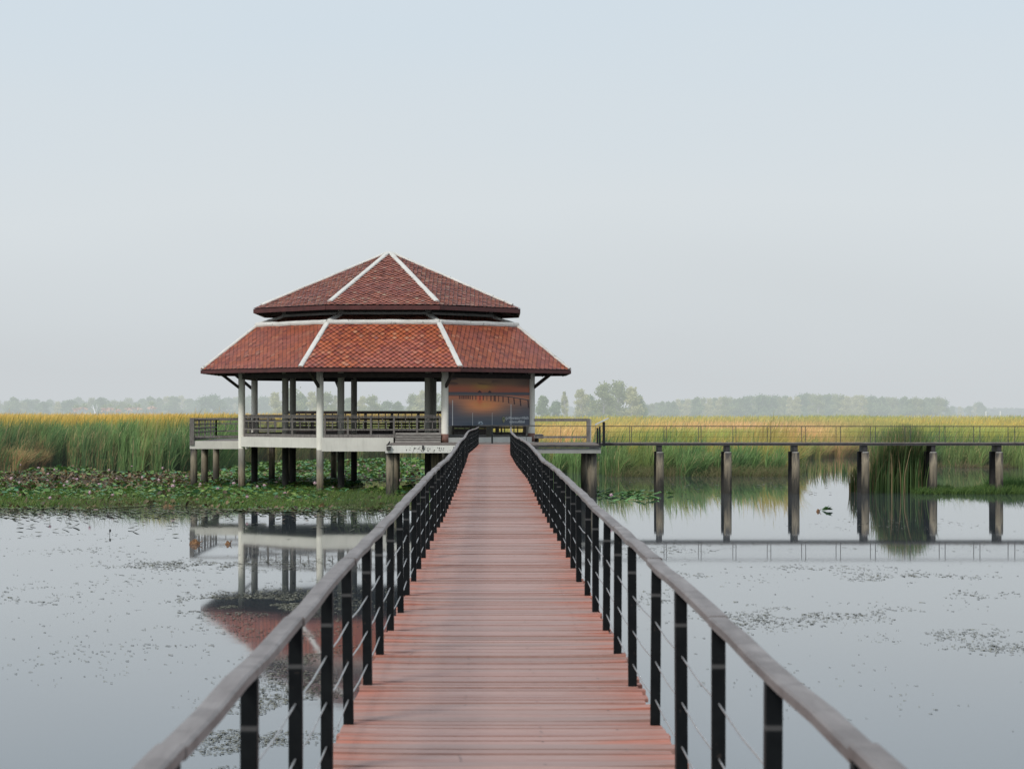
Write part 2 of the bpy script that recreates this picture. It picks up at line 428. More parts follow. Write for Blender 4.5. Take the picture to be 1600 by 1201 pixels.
# ------------------------------------------------------------------ walkway
DECK = 2.74
_D = [0, 5, 22, 50, 85, 113.5, 130]
_C = [.06, .06, .05, .055, -.085, .16, .2]
_ZD = [0, 5, 22, 30, 38, 46, 54, 63, 72, 80, 88, 97, 105, 113.5]
_ZV = [0, 0, 0, .015, -.02, .01, .05, .02, -.025, 0, .035, .01, -.015, 0]
def wc(y): return float(np.interp(y, _D, _C))
_zs = {}
def wz(y):
    t = np.interp(y, _ZD, _ZV); return float(t)
HWID = .83
Y0, Y1 = 2.5, 113.5
walk = thing('boardwalk', (wc(60), 58, 0), 'long straight boardwalk of worn reddish planks leading from the camera to the tiled pavilion', 'boardwalk')
V = []; Q = []; C = []
y = Y0; pr = random.Random(3); SCR = []
while y < Y1 - .1:
    wdt = .145 + pr.uniform(-.01, .012); gap = pr.choice([.003, .004, .006, .008, .016])
    n = 8; el = pr.uniform(-.02, .025); er = pr.uniform(-.02, .025)
    tilt = pr.uniform(-.004, .004); lift = pr.uniform(-.004, .006); wl_, wr_ = pr.uniform(-.006,.012), pr.uniform(-.006,.012)
    if pr.random() < .12: lift += .007
    shade = pr.random() ** 1.6; redj = pr.uniform(-.22,.22); hue = pr.random()**2; ctr = wc(y); zb = DECK + wz(y)
    y1 = min(y + wdt - gap, Y1)
    if y < 32: SCR.append((y, ctr, zb + lift + .002))
    base = len(V)
    for i in range(n + 1):
        t = -1 + 2 * i / n
        xx = ctr + t * (HWID + .03) + (el * (t < -.99) * -1) + (er * (t > .99))
        bow = lift + (wl_ if t < 0 else wr_) * abs(t) ** 3
        red = min(1, max(0, (abs(t) - .30) * 1.25 + redj))
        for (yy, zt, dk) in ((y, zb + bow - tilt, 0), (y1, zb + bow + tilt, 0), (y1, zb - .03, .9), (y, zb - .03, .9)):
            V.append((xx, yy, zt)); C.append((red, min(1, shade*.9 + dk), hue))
    for i in range(n):
        a = base + i*4; b = a + 4
        for k in range(4):
            k2 = (k + 1) % 4
            Q.append((a+k, a+k2, b+k2, b+k))
    Q.append((base+3, base+2, base+1, base)); e = base + n*4; Q.append((e, e+1, e+2, e+3))
    y += wdt
Vn = np.array(V); Vn[:, 1] -= 58; Vn[:, 0] -= wc(60)
me = np_mesh('deck', Vn, [tuple(reversed(q)) for q in Q], np.array(C), M['deck'])
np_obj('deck', me, walk)
np_scr = []
for (yy_, c_, z_) in SCR:
    for t_ in (-.74, -.25, .25, .74):
        for dy_ in (.035, .105):
            if pr.random() > .16: continue
            np_scr.append((c_ + t_*HWID + pr.uniform(-.01,.01), yy_ + dy_, z_))
Sv = []; Sf = []
for (x_, y_, z_) in np_scr:
    b_ = len(Sv)
    for i_ in range(6): Sv.append((x_ + .0075*math.cos(i_*1.047), y_ + .0075*math.sin(i_*1.047), z_ + .0035))
    Sf.append(tuple(range(b_, b_+6)))
tag(MB().add(Sv, Sf).build('screw_heads', M['steel_dark'], walk), kind='stuff')
ys = np.linspace(Y0, Y1, 56)
for s in (-1, 1):
    mb = MB()
    for a, b in zip(ys[:-1], ys[1:]):
        mb.bar((wc(a)+s*.62, a, DECK+wz(a)-.14), (wc(b)+s*.62, b, DECK+wz(b)-.14), .08, .2)
    mb.build('edge_beam', M['steel_dark'], walk)
first = None
for y in np.arange(6, 112, 5.3):
    for s in (-1, 1):
        p = (wc(y)+s*.6, y, -1.6)
        if first is None:
            first = MB().cyl(p[0], p[1], -1.6, DECK-.42, .15, .14, 14).build('pile', M['pile'], walk)
        else: dup_child(first, walk, p)
    MB().box(wc(y)-.85, wc(y)+.85, y-.1, y+.1, DECK-.43, DECK-.25).build('cross_beam', M['raw_beam'], walk)

SP = 1.68
posts_y = [7.0 + SP*i for i in range(-2, 64)]
posts_y = [v for v in posts_y if v < Y1 - .1]
for s, side, lab in ((-1, 'left', 'left railing of the red boardwalk, grey plank handrail on black posts with steel cables'),
                     (1, 'right', 'right railing of the red boardwalk, grey plank handrail on black posts with steel cables')):
    rl = thing('railing', (wc(58)+s*HWID, 58, DECK), lab, 'railing', 'railings of the main boardwalk')
    ex = HWID - .006
    jr = random.Random(10+s)
    P = None
    tops = []
    for y in posts_y:
        x = wc(y) + s*ex + jr.uniform(-.008, .008); z = DECK + wz(y)
        if P is None:
            mb = MB().box(x-.027, x+.027, y-.03, y+.03, z+.0, z+.862)
            P = mb.build('post', M['post_steel'], rl, bevel=.004)
        else:
            dup_child(P, rl, (x, y, z), (jr.uniform(-.008,.008), s*jr.uniform(-.006,.016), jr.uniform(-.06,.06)))
        tops.append((x, y, z))
    # handrail planks, two bays each, butted with small steps
    mb = MB()
    i = 0; k = 0
    while i < len(tops) - 1:
        step = 2 if k else 1
        j = min(i + step, len(tops) - 1)
        a, b = tops[i], tops[j]
        ya = a[1] + .004 if k else a[1] - 3.0
        yb = b[1] - .004 if j < len(tops)-1 else Y1 - .02
        off = jr.uniform(-.005, .005); za = jr.uniform(-.006, .008); zb2 = jr.uniform(-.006, .008); wd = .037 + jr.uniform(-.002, .003)
        n = 5; vs = []; fs = []
        for q in range(n+1):
            t = q / n; yy = ya + (yb-ya)*t; xx = wc(yy) + s*(ex+.006) + off + .004*math.sin(3*t+k); zz_ = DECK + wz(yy) + .86 + za*(1-t) + zb2*t + .006*math.sin(math.pi*t)*jr.choice([-1,1])
            c = .006
            prof = [(-wd, c), (-wd+c, 0), (wd-c, 0), (wd, c), (wd, .040-c), (wd-c*1.5, .040), (-wd+c*1.5, .040), (-wd, .040-c)]
            vs += [(xx+px_, yy, zz_+pz_) for px_, pz_ in prof]
        for q in range(n):
            for r_ in range(8):
                r2 = (r_+1) % 8
                fs.append((q*8+r_, (q+1)*8+r_, (q+1)*8+r2, q*8+r2))
        fs.append(tuple(range(8))); fs.append(tuple(n*8+7-r_ for r_ in range(8)))
        mb.add(vs, fs)
        i = j; k += 1
    mb.build('handrail', M['handrail'], rl)
    for h in (.14, .345, .56):
        pts = []
        for q, (x, y, z) in enumerate(tops):
            pts.append((x, y, z+h))
            if q < len(tops)-1: pts.append(((x+tops[q+1][0])/2, y+SP/2, (z+tops[q+1][2])/2+h-.012))
        MB().tube([(pts[0][0], pts[0][1]-2, pts[0][2])] + pts, .0045, 5).build('cable', M['cable'], rl)

# ------------------------------------------------------------------ landing at the pavilion
def pile(parent, x, y, z1, r=.21, mat='pile', n=18):
    return MB().cyl(x, y, -1.6, z1, r, r*.97, n, 5, wob=.02).build('pile', M[mat], parent)
land = thing('landing_platform', (0, 117, 0), 'low landing platform with flaking white beam joining the red boardwalk to the pavilion', 'platform')
LX0, LX1 = -5.43, 5.55
mb = MB(); y = 113.55
while y < 119.3:
    mb.box(LX0+.05, LX1-.05, y, y+.14, DECK-.05, DECK+random.uniform(-.006,.004)); y += .15
mb.build('deck', M['floor_board'], land)
MB().box(LX0, -.9, 113.52, 113.9, 2.30, DECK-.055).build('beam', M['chipped'], land)
MB().box(1.1, LX1+.05, 113.62, 114.0, 2.28, DECK-.19).build('beam', M['raw_beam'], land)
MB().box(1.1, LX1+.05, 113.50, 113.6, DECK-.16, DECK-.052).build('edge_beam', M['steel_dark'], land)
MB().box(LX0, LX0+.35, 113.9, 119.3, 2.3, DECK-.06).build('beam', M['chipped'], land)
MB().box(LX1-.3, LX1, 114.0, 119.3, 2.3, DECK-.06).build('beam', M['raw_beam'], land)
for (x, y, rr) in ((LX0+.22, 114.1, .22), (-2.9, 117.8, .30), (5.18, 114.5, .25), (4.95, 117.5, .22), (-1.0, 114.3, .2), (1.3, 114.4, .2), (LX0+.3, 118.8, .2)):
    pile(land, x, y, 2.3, rr)
# concrete drips / bracket on beam
mb = MB(); mb.box(-3.55, -3.46, 113.44, 113.52, 2.50, 2.68); mb.build('bracket', M['steel_dark'], land)
mb = MB()
rr = random.Random(5)
for i in range(46):
    x = rr.gauss(-3.3, .55); z = 2.34 + rr.random()*.2; wq = rr.uniform(.01,.03); hq = rr.uniform(.02,.09)
    if x < -5.2 or x > -1.2: continue
    mb.add([(x-wq,113.517,z),(x+wq,113.517,z+.01),(x+wq*.6,113.517,z+hq),(x-wq*.8,113.517,z+hq*.9)], [(0,1,2,3)])
mb.build('stain', M['steel_dark'], land)
# bird on broken beam end
bx, by = X_at(607.5, 113.4), 113.42
MB().box(bx-.12, bx+.10, by-.05, by+.09, 2.74-.30, 2.74-.10).build('bracket', M['steel_dark'], land)
MB().box(bx-.02, bx+.11, by-.10, by+.09, 2.74-.095, 2.74-.055).build('ledge', M['chipped'], land)
mb = MB(); bz = 2.74 - .05
mb.tube([(bx-.10,by,bz-.03),(bx-.05,by,bz+.05),(bx+.0,by,bz+.10),(bx+.03,by,bz+.15),(bx+.035,by,bz+.19),(bx+.03,by,bz+.225)], [.008,.032,.050,.040,.026,.008], 8)
mb.tube([(bx+.04,by,bz+.195),(bx+.085,by,bz+.185)], [.010,.003], 5)
mb.tube([(bx,by,bz+.06),(bx+.01,by,bz-.005)], [.007,.005], 5)
tag(mb.build('bird', M['bird']), 'small dark bird perched at the chipped end of the white landing beam', 'bird')

# ------------------------------------------------------------------ side boardwalk to the right
SY0, SY1 = 119.45, 121.05
sb = thing('boardwalk', (26, 120.2, 0), 'narrow side boardwalk on paired round concrete piles crossing the water to the right', 'boardwalk')
SX1 = 50
mb = MB(); x = -3.0
while x < SX1:
    mb.box(x, x+.135, SY0, SY1, DECK-.04, DECK+random.uniform(-.008,.008)); x += .145
mb.build('deck', M['floor_board'], sb)
for yy in (SY0+.06, SY1-.06):
    MB().box(-2.9, SX1, yy-.04, yy+.04, DECK-.155, DECK-.043).build('edge_beam', M['steel_dark'], sb)
MB().box(-2.9, SX1, SY0+.11, SY1-.11, DECK-.075, DECK-.05).build('underdeck_shade', M['dark_soffit'], sb)  # dark sheet added below the boards, standing in for shade under the deck
pxs = [1031, 1137, 1243, 1352, 1458, 1561, 1664, 1768, 1872]
for i, px in enumerate(pxs):
    x = X_at(px, SY0+.2)
    pile(sb, x, SY0+.15, 2.20, .215); pile(sb, x, SY1+.05, 2.24, .215, 'pile_shaded')
    MB().cyl(x, SY0+.15, 2.203, 2.235, .205, .17, 18).build('pile_cap', M['pile_cap'], sb)
    MB().box(x-.11, x+.11, SY0+.1, SY1-.1, 2.245, DECK-.16).build('bracket', M['steel_dark'], sb)
for yy, lab, x0 in ((SY0+.02, 'near-side thin metal railing of the side boardwalk over the water', 6.2), (SY1-.02, 'far-side thin metal railing of the side boardwalk over the water', -.75)):
    rl = thing('railing', (25, yy, DECK), lab, 'railing', 'thin railings of the side boardwalk')
    MB().bar((x0, yy, DECK+.88), (SX1, yy, DECK+.86), .045, .036).build('handrail', M['thin_rail'], rl)
    xx = X_at(1258.9, SY0+.02); P = None
    xs_ = [xx + 1.875*k for k in range(-7 if yy < 120 else -9, 20)]
    for x in xs_:
        if x < x0 - .05 or x > SX1: continue
        if P is None: P = MB().box(x-.015, x+.015, yy-.02, yy+.02, DECK+.002, DECK+.855).build('post', M['thin_rail'], rl)
        else: dup_child(P, rl, (x, yy, DECK+.002))
    for h in (.3, .58): MB().tube([(x0, yy, DECK+h), (SX1, yy, DECK+h)], .0035, 5).build('cable', M['thin_rail'], rl)

# information board
sx = X_at(937, 118.6)
sg = thing('information_board', (sx, 119.3, DECK), 'slanted information board on dark posts where the side boardwalk starts', 'sign')
mb = MB(); mb.bar((sx-.22, 119.2, 4.44-.74), (sx+.50, 119.2, 4.44-.38), .9, .045, up=(0,0,1)); mb.build('panel', M['sign_top'], sg)
for px, top in ((933.5, .80), (937.2, .86), (943.5, 1.12)):
    x = X_at(px, 118.8)
    MB().box(x-.07 if px > 940 else x-.05, x+.07 if px > 940 else x+.05, 118.82, 118.94, 2.56, DECK+top).build('leg', M['black_steel'], sg)

# barrier at walkway end
br = thing('railing', (0, 116, DECK), 'low dark pipe barrier with middle post at the end of the red boardwalk', 'railing')
MB().bar((X_at(745,116.2), 116.2, DECK+.95), (X_at(846,116.2), 116.2, DECK+.95), .035, .03).build('handrail', M['thin_rail'], br)
for px, ww in ((746.5,.03),(769,.045),(803,.03)):
    x = X_at(px, 116.2); MB().box(x-ww, x+ww, 116.17, 116.23, DECK+.006, DECK+.935).build('post', M['black_steel'], br)

# ------------------------------------------------------------------ pavilion
XC, YC = -5.91, 128.46
def octv(side, k, z=0):
    Rr = side / (2*math.sin(math.pi/8)); a = R(-112.5 + 45*k)
    return Vector((XC + Rr*math.cos(a), YC + Rr*math.sin(a), z))
S_OUT, S_IN = 6.76, 4.80
FLOOR = 3.0
pav = thing('pavilion', (XC, YC, 0), 'octagonal open pavilion with two tier red tiled roof standing on columns in the lake', 'pavilion')
# columns
for k in range(8):
    p = octv(S_OUT, k)
    if k in (0, 1, 2, 7): c = MB().cyl(p.x, p.y, -1.6, 6.62, .194, .194, 28, 6).build('column', M['white_col'], pav)
    else:
        c = MB().cyl(p.x, p.y, 2.4, 6.62, .194, .194, 28, 3).build('column', M['white_col'], pav)
        MB().cyl(p.x, p.y, -1.6, 2.395, .194, .194, 28, 6).build('pile', M['pile_shaded'], pav)
    if k in (1, 2):
        MB().cyl(p.x, p.y, DECK-.03, 3.2, .201, .201, 28).build('painted_base', M['brown_base'], c)
    d = (p - Vector((XC, YC, 0))).normalized()
    a = p + d*.1; a.z = ZC + 1.28; b = p + d*1.25; b.z = ZC + 2.13
    MB().bar(a, b, .13, .15).build('brace', M['dark_wood'], pav)
    q = octv(S_IN, k)
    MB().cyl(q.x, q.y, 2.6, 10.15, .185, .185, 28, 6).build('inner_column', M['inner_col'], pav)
    MB().cyl(q.x, q.y, -1.6, 2.595, .185, .185, 28, 6).build('pile', M['pile_shaded'], pav)
# beams
def ring_bar(side, k, z0, z1, w, shrink=0, off=0):
    a = octv(side, k); b = octv(side, (k+1) % 8); d = (b-a).normalized()
    a = a + d*shrink; b = b - d*shrink
    n = Vector((d.y, -d.x, 0)); a = a + n*off; b = b + n*off
    z = (z0+z1)/2; return (Vector((a.x,a.y,z)), Vector((b.x,b.y,z)), w, z1-z0)
for k in range(8):
    z0 = 2.26 if k == 0 else 2.44
    a, b, w_, h_ = ring_bar(S_OUT, k, z0, FLOOR, .30, .10, .03 if k == 0 else 0)
    if k == 0:
        b2 = Vector((X_at(615, 120.3), b.y, b.z)); MB().bar(a, b2, w_, h_).build('floor_beam', M['white_beam'], pav)
    else: MB().bar(a, b, w_, h_).build('floor_beam', M['white_beam'], pav)
# front planks (low steps) next to landing
sbd = thing('plank_steps', (-4, 120, DECK), 'stack of grey wooden step planks between landing and pavilion floor, left of the brown plinth', 'steps')
for i, (z0, z1, yy) in enumerate(((2.745, 2.85, 119.35), (2.885, 2.975, 119.6), (3.01, 3.10, 119.84), (3.14, 3.27, 120.02))):
    MB().box(X_at(618,120), X_at(689,120), yy, yy+.06, z0, z1).build('plank', M['light_wood'], sbd)
MB().box(X_at(618.5,120), X_at(688.5,120), 120.09, 120.14, 2.745, 3.2).build('backing', M['dark_wood'], sbd)
# floor
vv = [octv(S_OUT-.15, k, FLOOR-.012) for k in range(8)] + [octv(S_OUT-.15, k, FLOOR-.16) for k in range(8)]
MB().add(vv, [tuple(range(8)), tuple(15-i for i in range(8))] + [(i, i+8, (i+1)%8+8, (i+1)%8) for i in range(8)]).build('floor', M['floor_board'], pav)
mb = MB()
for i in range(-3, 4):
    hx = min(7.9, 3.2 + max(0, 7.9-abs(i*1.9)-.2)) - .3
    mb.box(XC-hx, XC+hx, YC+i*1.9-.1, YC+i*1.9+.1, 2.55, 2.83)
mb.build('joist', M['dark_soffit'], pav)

# tiled roof
def tiles(faces, matname, name, w=.33, e=.18, seed=1):
    r_ = np.random.default_rng(seed)
    V = []; Fc = []; C = []; UV = []
    for (A, B, Cc, Dd) in faces:     # eave left, eave right, top right, top left
        ux = (B-A).normalized(); up = ((Dd+Cc)/2 - (A+B)/2); L = up.length; uy = up.normalized()
        n = ux.cross(uy).normalized()
        if n.z < 0: n = -n
        mid = (A+B)/2; hb = (B-A).length/2; ht = (Cc-Dd).length/2
        half = lambda y: hb + (ht-hb)*min(max(y/L, 0), 1)
        rows = int(L/e)+1
        for i in range(rows):
            y = i*e + .03; hw = half(y) ; off = (i % 2)*w/2
            cnt = int(hw/w)+2
            rt = r_.random()
            for j in range(-cnt, cnt+1):
                cx = j*w + off
                if abs(cx) > hw + w*.45: continue
                pts = [(-w*.49, 0), (0, -e), (w*.49, 0), (w*.49, e*1.1), (-w*.49, e*1.1)]
                t1 = r_.random(); t2 = r_.random(); jt = r_.normal(0, .003); b0 = len(V)
                for (dx, dy) in pts:
                    yy = y + dy
                    if yy < -.05: yy = -.05
                    if yy > L: yy = L
                    h = half(yy); x_ = max(-h, min(h, cx+dx))
                    ht_ = .012 + (.050 if dy < 0 else (.030 if dy == 0 else 0)) + jt*2
                    V.append(mid + ux*x_ + uy*yy + n*ht_)
                    UV.append((dx/(w*.49), dy/e))
                    C.append((min(1, max(0, t1*.9 + (rt-.5)*.15)), t2, 0))
                Fc.append((b0, b0+1, b0+2, b0+3, b0+4))
        # under sheet
    m = bpy.data.meshes.new(name); c0 = Vector((XC, YC, min(v.z for v in V)))
    m.from_pydata([v - c0 for v in V], [], Fc); m.update()
    at = m.color_attributes.new('tint', 'FLOAT_COLOR', 'POINT')
    arr = np.ones((len(V), 4), dtype=np.float32); arr[:, :3] = np.array(C); at.data.foreach_set('color', arr.ravel())
    uvl = m.uv_layers.new(name='UVMap'); li = np.zeros(len(m.loops), dtype=np.int32); m.loops.foreach_get('vertex_index', li)
    uvl.data.foreach_set('uv', np.array(UV, dtype=np.float32)[li].ravel())
    m.materials.append(M[matname])
    o = np_obj(name, m, pav, c0 - wl(pav)); W[o.name] = c0
    return o
EZ, BZ, TZ = ZC+2.29, ZC+4.78, ZC+5.34
UZ, AZ = ZC+5.76, ZC+9.10
S_E, S_B, S_T, S_U, S_A = 8.56, 6.07, 4.74, 6.22, .12
low = [(octv(S_E,k,EZ), octv(S_E,k+1,EZ), octv(S_B,k+1,BZ), octv(S_B,k,BZ)) for k in range(8)]
mid_ = [(octv(S_B,k,BZ+.02), octv(S_B,k+1,BZ+.02), octv(S_T,k+1,TZ), octv(S_T,k,TZ)) for k in range(8)]
upp = [(octv(S_U,k,UZ), octv(S_U,k+1,UZ), octv(S_A,k+1,AZ), octv(S_A,k,AZ)) for k in range(8)]
rl_ = tiles(low, 'tile_low', 'lower_roof', seed=2)
rm_ = tiles(mid_, 'tile_up', 'roof_collar', seed=3)
ru_ = tiles(upp, 'tile_up', 'upper_roof', seed=4)
# roof underlay / soffit (closed slabs)
def slab(faces, name, mat, t=.12, inset=.03):
    mb = MB()
    for (A, B, Cc, Dd) in faces:
        dn = Vector((0,0,-inset)); dt = Vector((0,0,-inset-t))
        c = Vector((XC, YC, 0))
        v = [A+dn, B+dn, Cc+dn, Dd+dn, A+dt, B+dt, Cc+dt, Dd+dt]
        mb.add(v, [(0,1,2,3),(7,6,5,4),(0,4,5,1),(2,6,7,3)])
    return mb.build(name, M[mat], pav)
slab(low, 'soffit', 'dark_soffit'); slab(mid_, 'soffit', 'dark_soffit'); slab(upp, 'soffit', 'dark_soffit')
# fascia boards
for side, z0, z1 in ((S_E, EZ-.20, EZ-.01), (S_U, UZ-.24, UZ-.01)):
    for k in range(8):
        a, b, w_, h_ = ring_bar(side, k, z0, z1, .06, 0, .0)
        MB().bar(a, b, w_, h_).build('fascia', M['fascia'], pav)
# rafters under the eaves
for side0, side1, za, zb2 in ((S_E-.1, S_B, EZ-.19, BZ-.19), (S_U-.1, 1.0, UZ-.2, AZ-.75)):
    mb = MB()
    for k in range(8):
        A = octv(side0, k, za); B = octv(side0, k+1, za); Cq = octv(side1, k, zb2); Dq = octv(side1, k+1, zb2)
        for t in (0, .2, .4, .6, .8):
            mb.bar(A.lerp(B, t), Cq.lerp(Dq, t), .09, .12)
    mb.build('rafter', M['dark_wood'], pav)
# eave beams on top of columns
for k in range(8):
    a, b, w_, h_ = ring_bar(S_OUT, k, ZC+1.80, ZC+2.05, .2, .1, 0)
    MB().bar(a, b, w_, h_).build('eave_beam', M['dark_wood'], pav)
    a, b, w_, h_ = ring_bar(S_IN+.1, k, TZ-.02, TZ+.12, .25, .1, 0)
    MB().bar(a, b, w_, h_).build('collar_beam', M['raw_beam'], pav)
    a, b, w_, h_ = ring_bar(S_IN, k, ZC+5.52, ZC+5.75, .2, .1, 0)
    MB().bar(a, b, w_, h_).build('upper_beam', M['dark_wood'], pav)
    a, b, w_, h_ = ring_bar(S_IN, k, ZC+1.9, ZC+2.2, .2, .1, 0)
    MB().bar(a, b, w_, h_).build('tie_beam', M['dark_wood'], pav)
# white ridge caps
def cap(a, b, w_, h_, name, parent, lift):
    a = a + Vector((0,0,lift)); b = b + Vector((0,0,lift)); rr = random.Random(int(a.x*100))
    n = 12; d = (b-a).normalized(); sx_ = d.cross(Vector((0,0,1))).normalized(); sz_ = sx_.cross(d)
    vs = []; fs = []; prof = [(-.5,0),(-.46,.6),(-.25,1),(.25,1),(.46,.6),(.5,0),(.4,-.6),(-.4,-.6)]
    for i in range(n+1):
        p = a.lerp(b, i/n)
        for (u, v) in prof:
            vs.append(p + sx_*(u*w_*(1+rr.uniform(-.07,.07))) + sz_*(v*h_*(1+rr.uniform(-.12,.12))))
    m_ = len(prof)
    for i in range(n):
        for q in range(m_):
            q2 = (q+1) % m_; fs.append((i*m_+q, i*m_+q2, (i+1)*m_+q2, (i+1)*m_+q))
    fs.append(tuple(reversed(range(m_)))); fs.append(tuple(n*m_+q for q in range(m_)))
    MB().add(vs, fs).build(name, M['hip'], parent)
for k in range(8):
    cap(octv(S_E-.05,k,EZ+.02), octv(S_B,k,BZ), .29, .10, 'hip_cap', rl_, .03)
    cap(octv(S_B,k,BZ+.03), octv(S_T,k,TZ), .32, .12, 'hip_cap', rm_, .03)
    cap(octv(S_U-.35,k,UZ+.19), octv(S_A,k,AZ), .29, .09, 'hip_cap', ru_, .03)
    cap(octv(S_B,k,BZ+.03), octv(S_B,(k+1)%8,BZ+.03), .32, .15, 'ridge_band', rl_, .02)
MB().cyl(XC, YC, AZ-.05, AZ+.10, .30, .2, 8, smooth=False).build('apex_cap', M['hip'], ru_)

# pavilion railings
def wood_rail(parent, A, B, zf, top, bays, mats='grey_wood', board=True, dense=0, sc=1.0):
    """parent part 'railing' with posts as sub-parts"""
    A = Vector(A); B = Vector(B); mb = MB()
    g = lambda t, z: Vector((A.x+(B.x-A.x)*t, A.y+(B.y-A.y)*t, z))
    mb.bar(g(0, zf+top), g(1, zf+top), .13, .05); mb.bar(g(0, zf+top-.09), g(1, zf+top-.09), .05, .09)
    mb.bar(g(0, zf+top*.73), g(1, zf+top*.73), .05, .07); mb.bar(g(0, zf+top*.36), g(1, zf+top*.36), .05, .08)
    if board: mb.bar(g(0, zf+.09), g(1, zf+.09), .04, .17)
    L = (B-A).length
    if dense:
        nn = int(L/dense)
        for i in range(1, nn): mb.bar(g(i/nn, zf+.1), g(i/nn, zf+top-.1), .05, .06)
        mb.bar(g(0, zf+top*.55), g(1, zf+top*.55), .05, .09)
    else:
        for b in range(bays):
            for f in (.33, .67): mb.bar(g((b+f)/bays, zf+top*.36), g((b+f)/bays, zf+top*.73), .045, .05)
            mb.bar(g((b+.5)/bays, zf+top*.73), g((b+.5)/bays, zf+top-.1), .045, .05)
    rail = mb.build('railing', M[mats], parent)
    for b in range(bays+1):
        p = g(b/bays, zf)
        MB().box(p.x-.05, p.x+.05, p.y-.05, p.y+.05, zf+.003, zf+top-.03).build('post', M[mats], rail)
    return rail
def face_ab(k, side=S_OUT, sh=.26):
    a = octv(side, k); b = octv(side, (k+1) % 8); d = (b-a).normalized(); return a+d*sh, b-d*sh
for k, bays in ((0, 5), (7, 3), (6, 3), (5, 3), (3, 3)):
    a, b = face_ab(k); wood_rail(pav, a, b, FLOOR, 1.2, bays)
a, b = face_ab(2); 
wood_rail(pav, a, b, FLOOR, 1.2, 3)

# rear deck with tall dark lattice
rd = thing('rear_deck', (XC+1, 139.5, 0), 'rear wooden deck behind the pavilion with tall dark lattice railing', 'deck')
MB().box(-14.0, 3.2, 136.9, 141.2, FLOOR-.25, FLOOR-.02).build('floor', M['floor_board'], rd)
mb = MB(); ya = 141.0; xa, xb = X_at(447,ya), X_at(829,ya)
mb.bar((xa, ya, 4.44-.09), (X_at(700,ya), ya, 4.44-.09), .25, .19)
for z, h in ((3.93,.13),(3.62,.10),(3.46,.07)): mb.bar((xa, ya, z), (xb, ya, z), .06, h)
mb.bar((xa, ya, 3.15), (X_at(770,ya), ya, 3.15), .05, .36)
x = xa; i = 0
while x < xb:
    mb.bar((x, ya-.0, 3.0), (x, ya, 4.3 if x < X_at(700,ya) else 4.0), .07 if i % 4 else .18, .07); x += .42; i += 1
mb.build('lattice_railing', M['dark_wood'], rd)
for (x, y) in ((-13.6,137.5),(-10,140.8),(-6,140.8),(-2,140.8),(2.8,140.8),(-12.2,134.2)): pile(rd, x, y, FLOOR-.26, .2)
# benches on the rear deck
for i, (bxp, wd, lab) in enumerate(((470, 2.2, 'dark wooden bench on the rear deck seen past the left inner columns'), (640, 2.6, 'dark wooden bench on the rear deck beside the right inner column'), (755, 1.7, 'dark wooden bench seen under the mural beside the boardwalk end'))):
    xx = X_at(bxp, 138); bn = thing('bench', (xx, 138, FLOOR), lab, 'bench')
    MB().box(xx-wd/2, xx+wd/2, 137.8, 138.25, FLOOR+.42, FLOOR+.48).build('seat', M['dark_wood'], bn)
    mb = MB(); mb.box(xx-wd/2, xx+wd/2, 138.2, 138.25, FLOOR+.85, FLOOR+.97); mb.box(xx-wd/2, xx+wd/2, 138.2, 138.25, FLOOR+.62, FLOOR+.70)
    for q in range(7):
        u = xx-wd/2+.08+(wd-.16)*q/6; mb.box(u-.02,u+.02,138.205,138.245,FLOOR+.48,FLOOR+.86)
    mb.build('backrest', M['dark_wood'], bn)
    for ux in (-wd/2+.06, wd/2-.06):
        for uy in (137.85, 138.2): MB().box(xx+ux-.04, xx+ux+.04, uy-.03, uy+.03, FLOOR, FLOOR+.42).build('leg', M['dark_wood'], bn)

# left side platform
lp = thing('side_platform', (-16, 133, 0), 'small side platform with grey wooden railing left of the pavilion', 'platform')
PX0 = X_at(297, 128)
MB().box(PX0+.2, -14.15, 128.3, 139.5, DECK-.13, DECK-.03).build('floor', M['floor_board'], lp)
MB().box(PX0-.02, -14.0, 128.0, 128.3, 2.26, DECK-.02).build('beam', M['white_beam'], lp)
MB().box(PX0-.02, PX0+.25, 128.3, 139.5, 2.26, DECK-.14).build('beam', M['white_beam'], lp)
for yy in (128.2, 132.8, 138.4): pile(lp, X_at(303,128.2) + (0 if yy < 130 else .02), yy, 2.255, .205)
MB().box(PX0-.02, PX0+.24, 127.93, 128.2, DECK-.26, 4.05).build('corner_post', M['grey_wood'], lp)
wood_rail(lp, (PX0+.1, 128.4, 0), (PX0+.1, 139.3, 0), DECK, 1.25, 4, dense=1.35)
wood_rail(lp, (PX0+.1, 139.3, 0), (-13.6, 139.3, 0), DECK, 1.25, 2)
MB().bar((PX0+.2, 128.05, DECK+1.26), (-14.1, 128.05, DECK+1.26), .16, .09).build('handrail', M['grey_wood'], lp)
MB().bar((PX0+.2, 128.05, DECK+.22), (-14.1, 128.05, DECK+.22), .06, .10).build('lower_rail', M['grey_wood'], lp)

# wooden railing on the right
wr = thing('railing', (3.8, 122.2, DECK), 'heavy grey wooden railing with two rails right of the mural column', 'railing')
ya = 122.2; x0, x1 = X_at(834, ya), X_at(920, ya)
MB().box(2.55, x1+.35, 121.2, 122.45, DECK-.16, DECK-.01).build('floor', M['floor_board'], wr)
MB().bar((x0, ya, 4.44-.49), (x1, ya, 4.44-.49), .13, .15).build('handrail', M['grey_wood'], wr)
MB().bar((x0, ya, 4.44-1.43), (x1, ya, 4.44-1.43), .07, .12).build('lower_rail', M['grey_wood'], wr)
MB().box(x1-.13, x1+.07, ya-.1, ya+.1, DECK, 4.44-.42).build('post', M['grey_wood'], wr)
MB().box(x1+.07, x1+.13, ya-.12, ya+.1, DECK-.02, 4.44-.44).build('post', M['raw_beam'], wr)

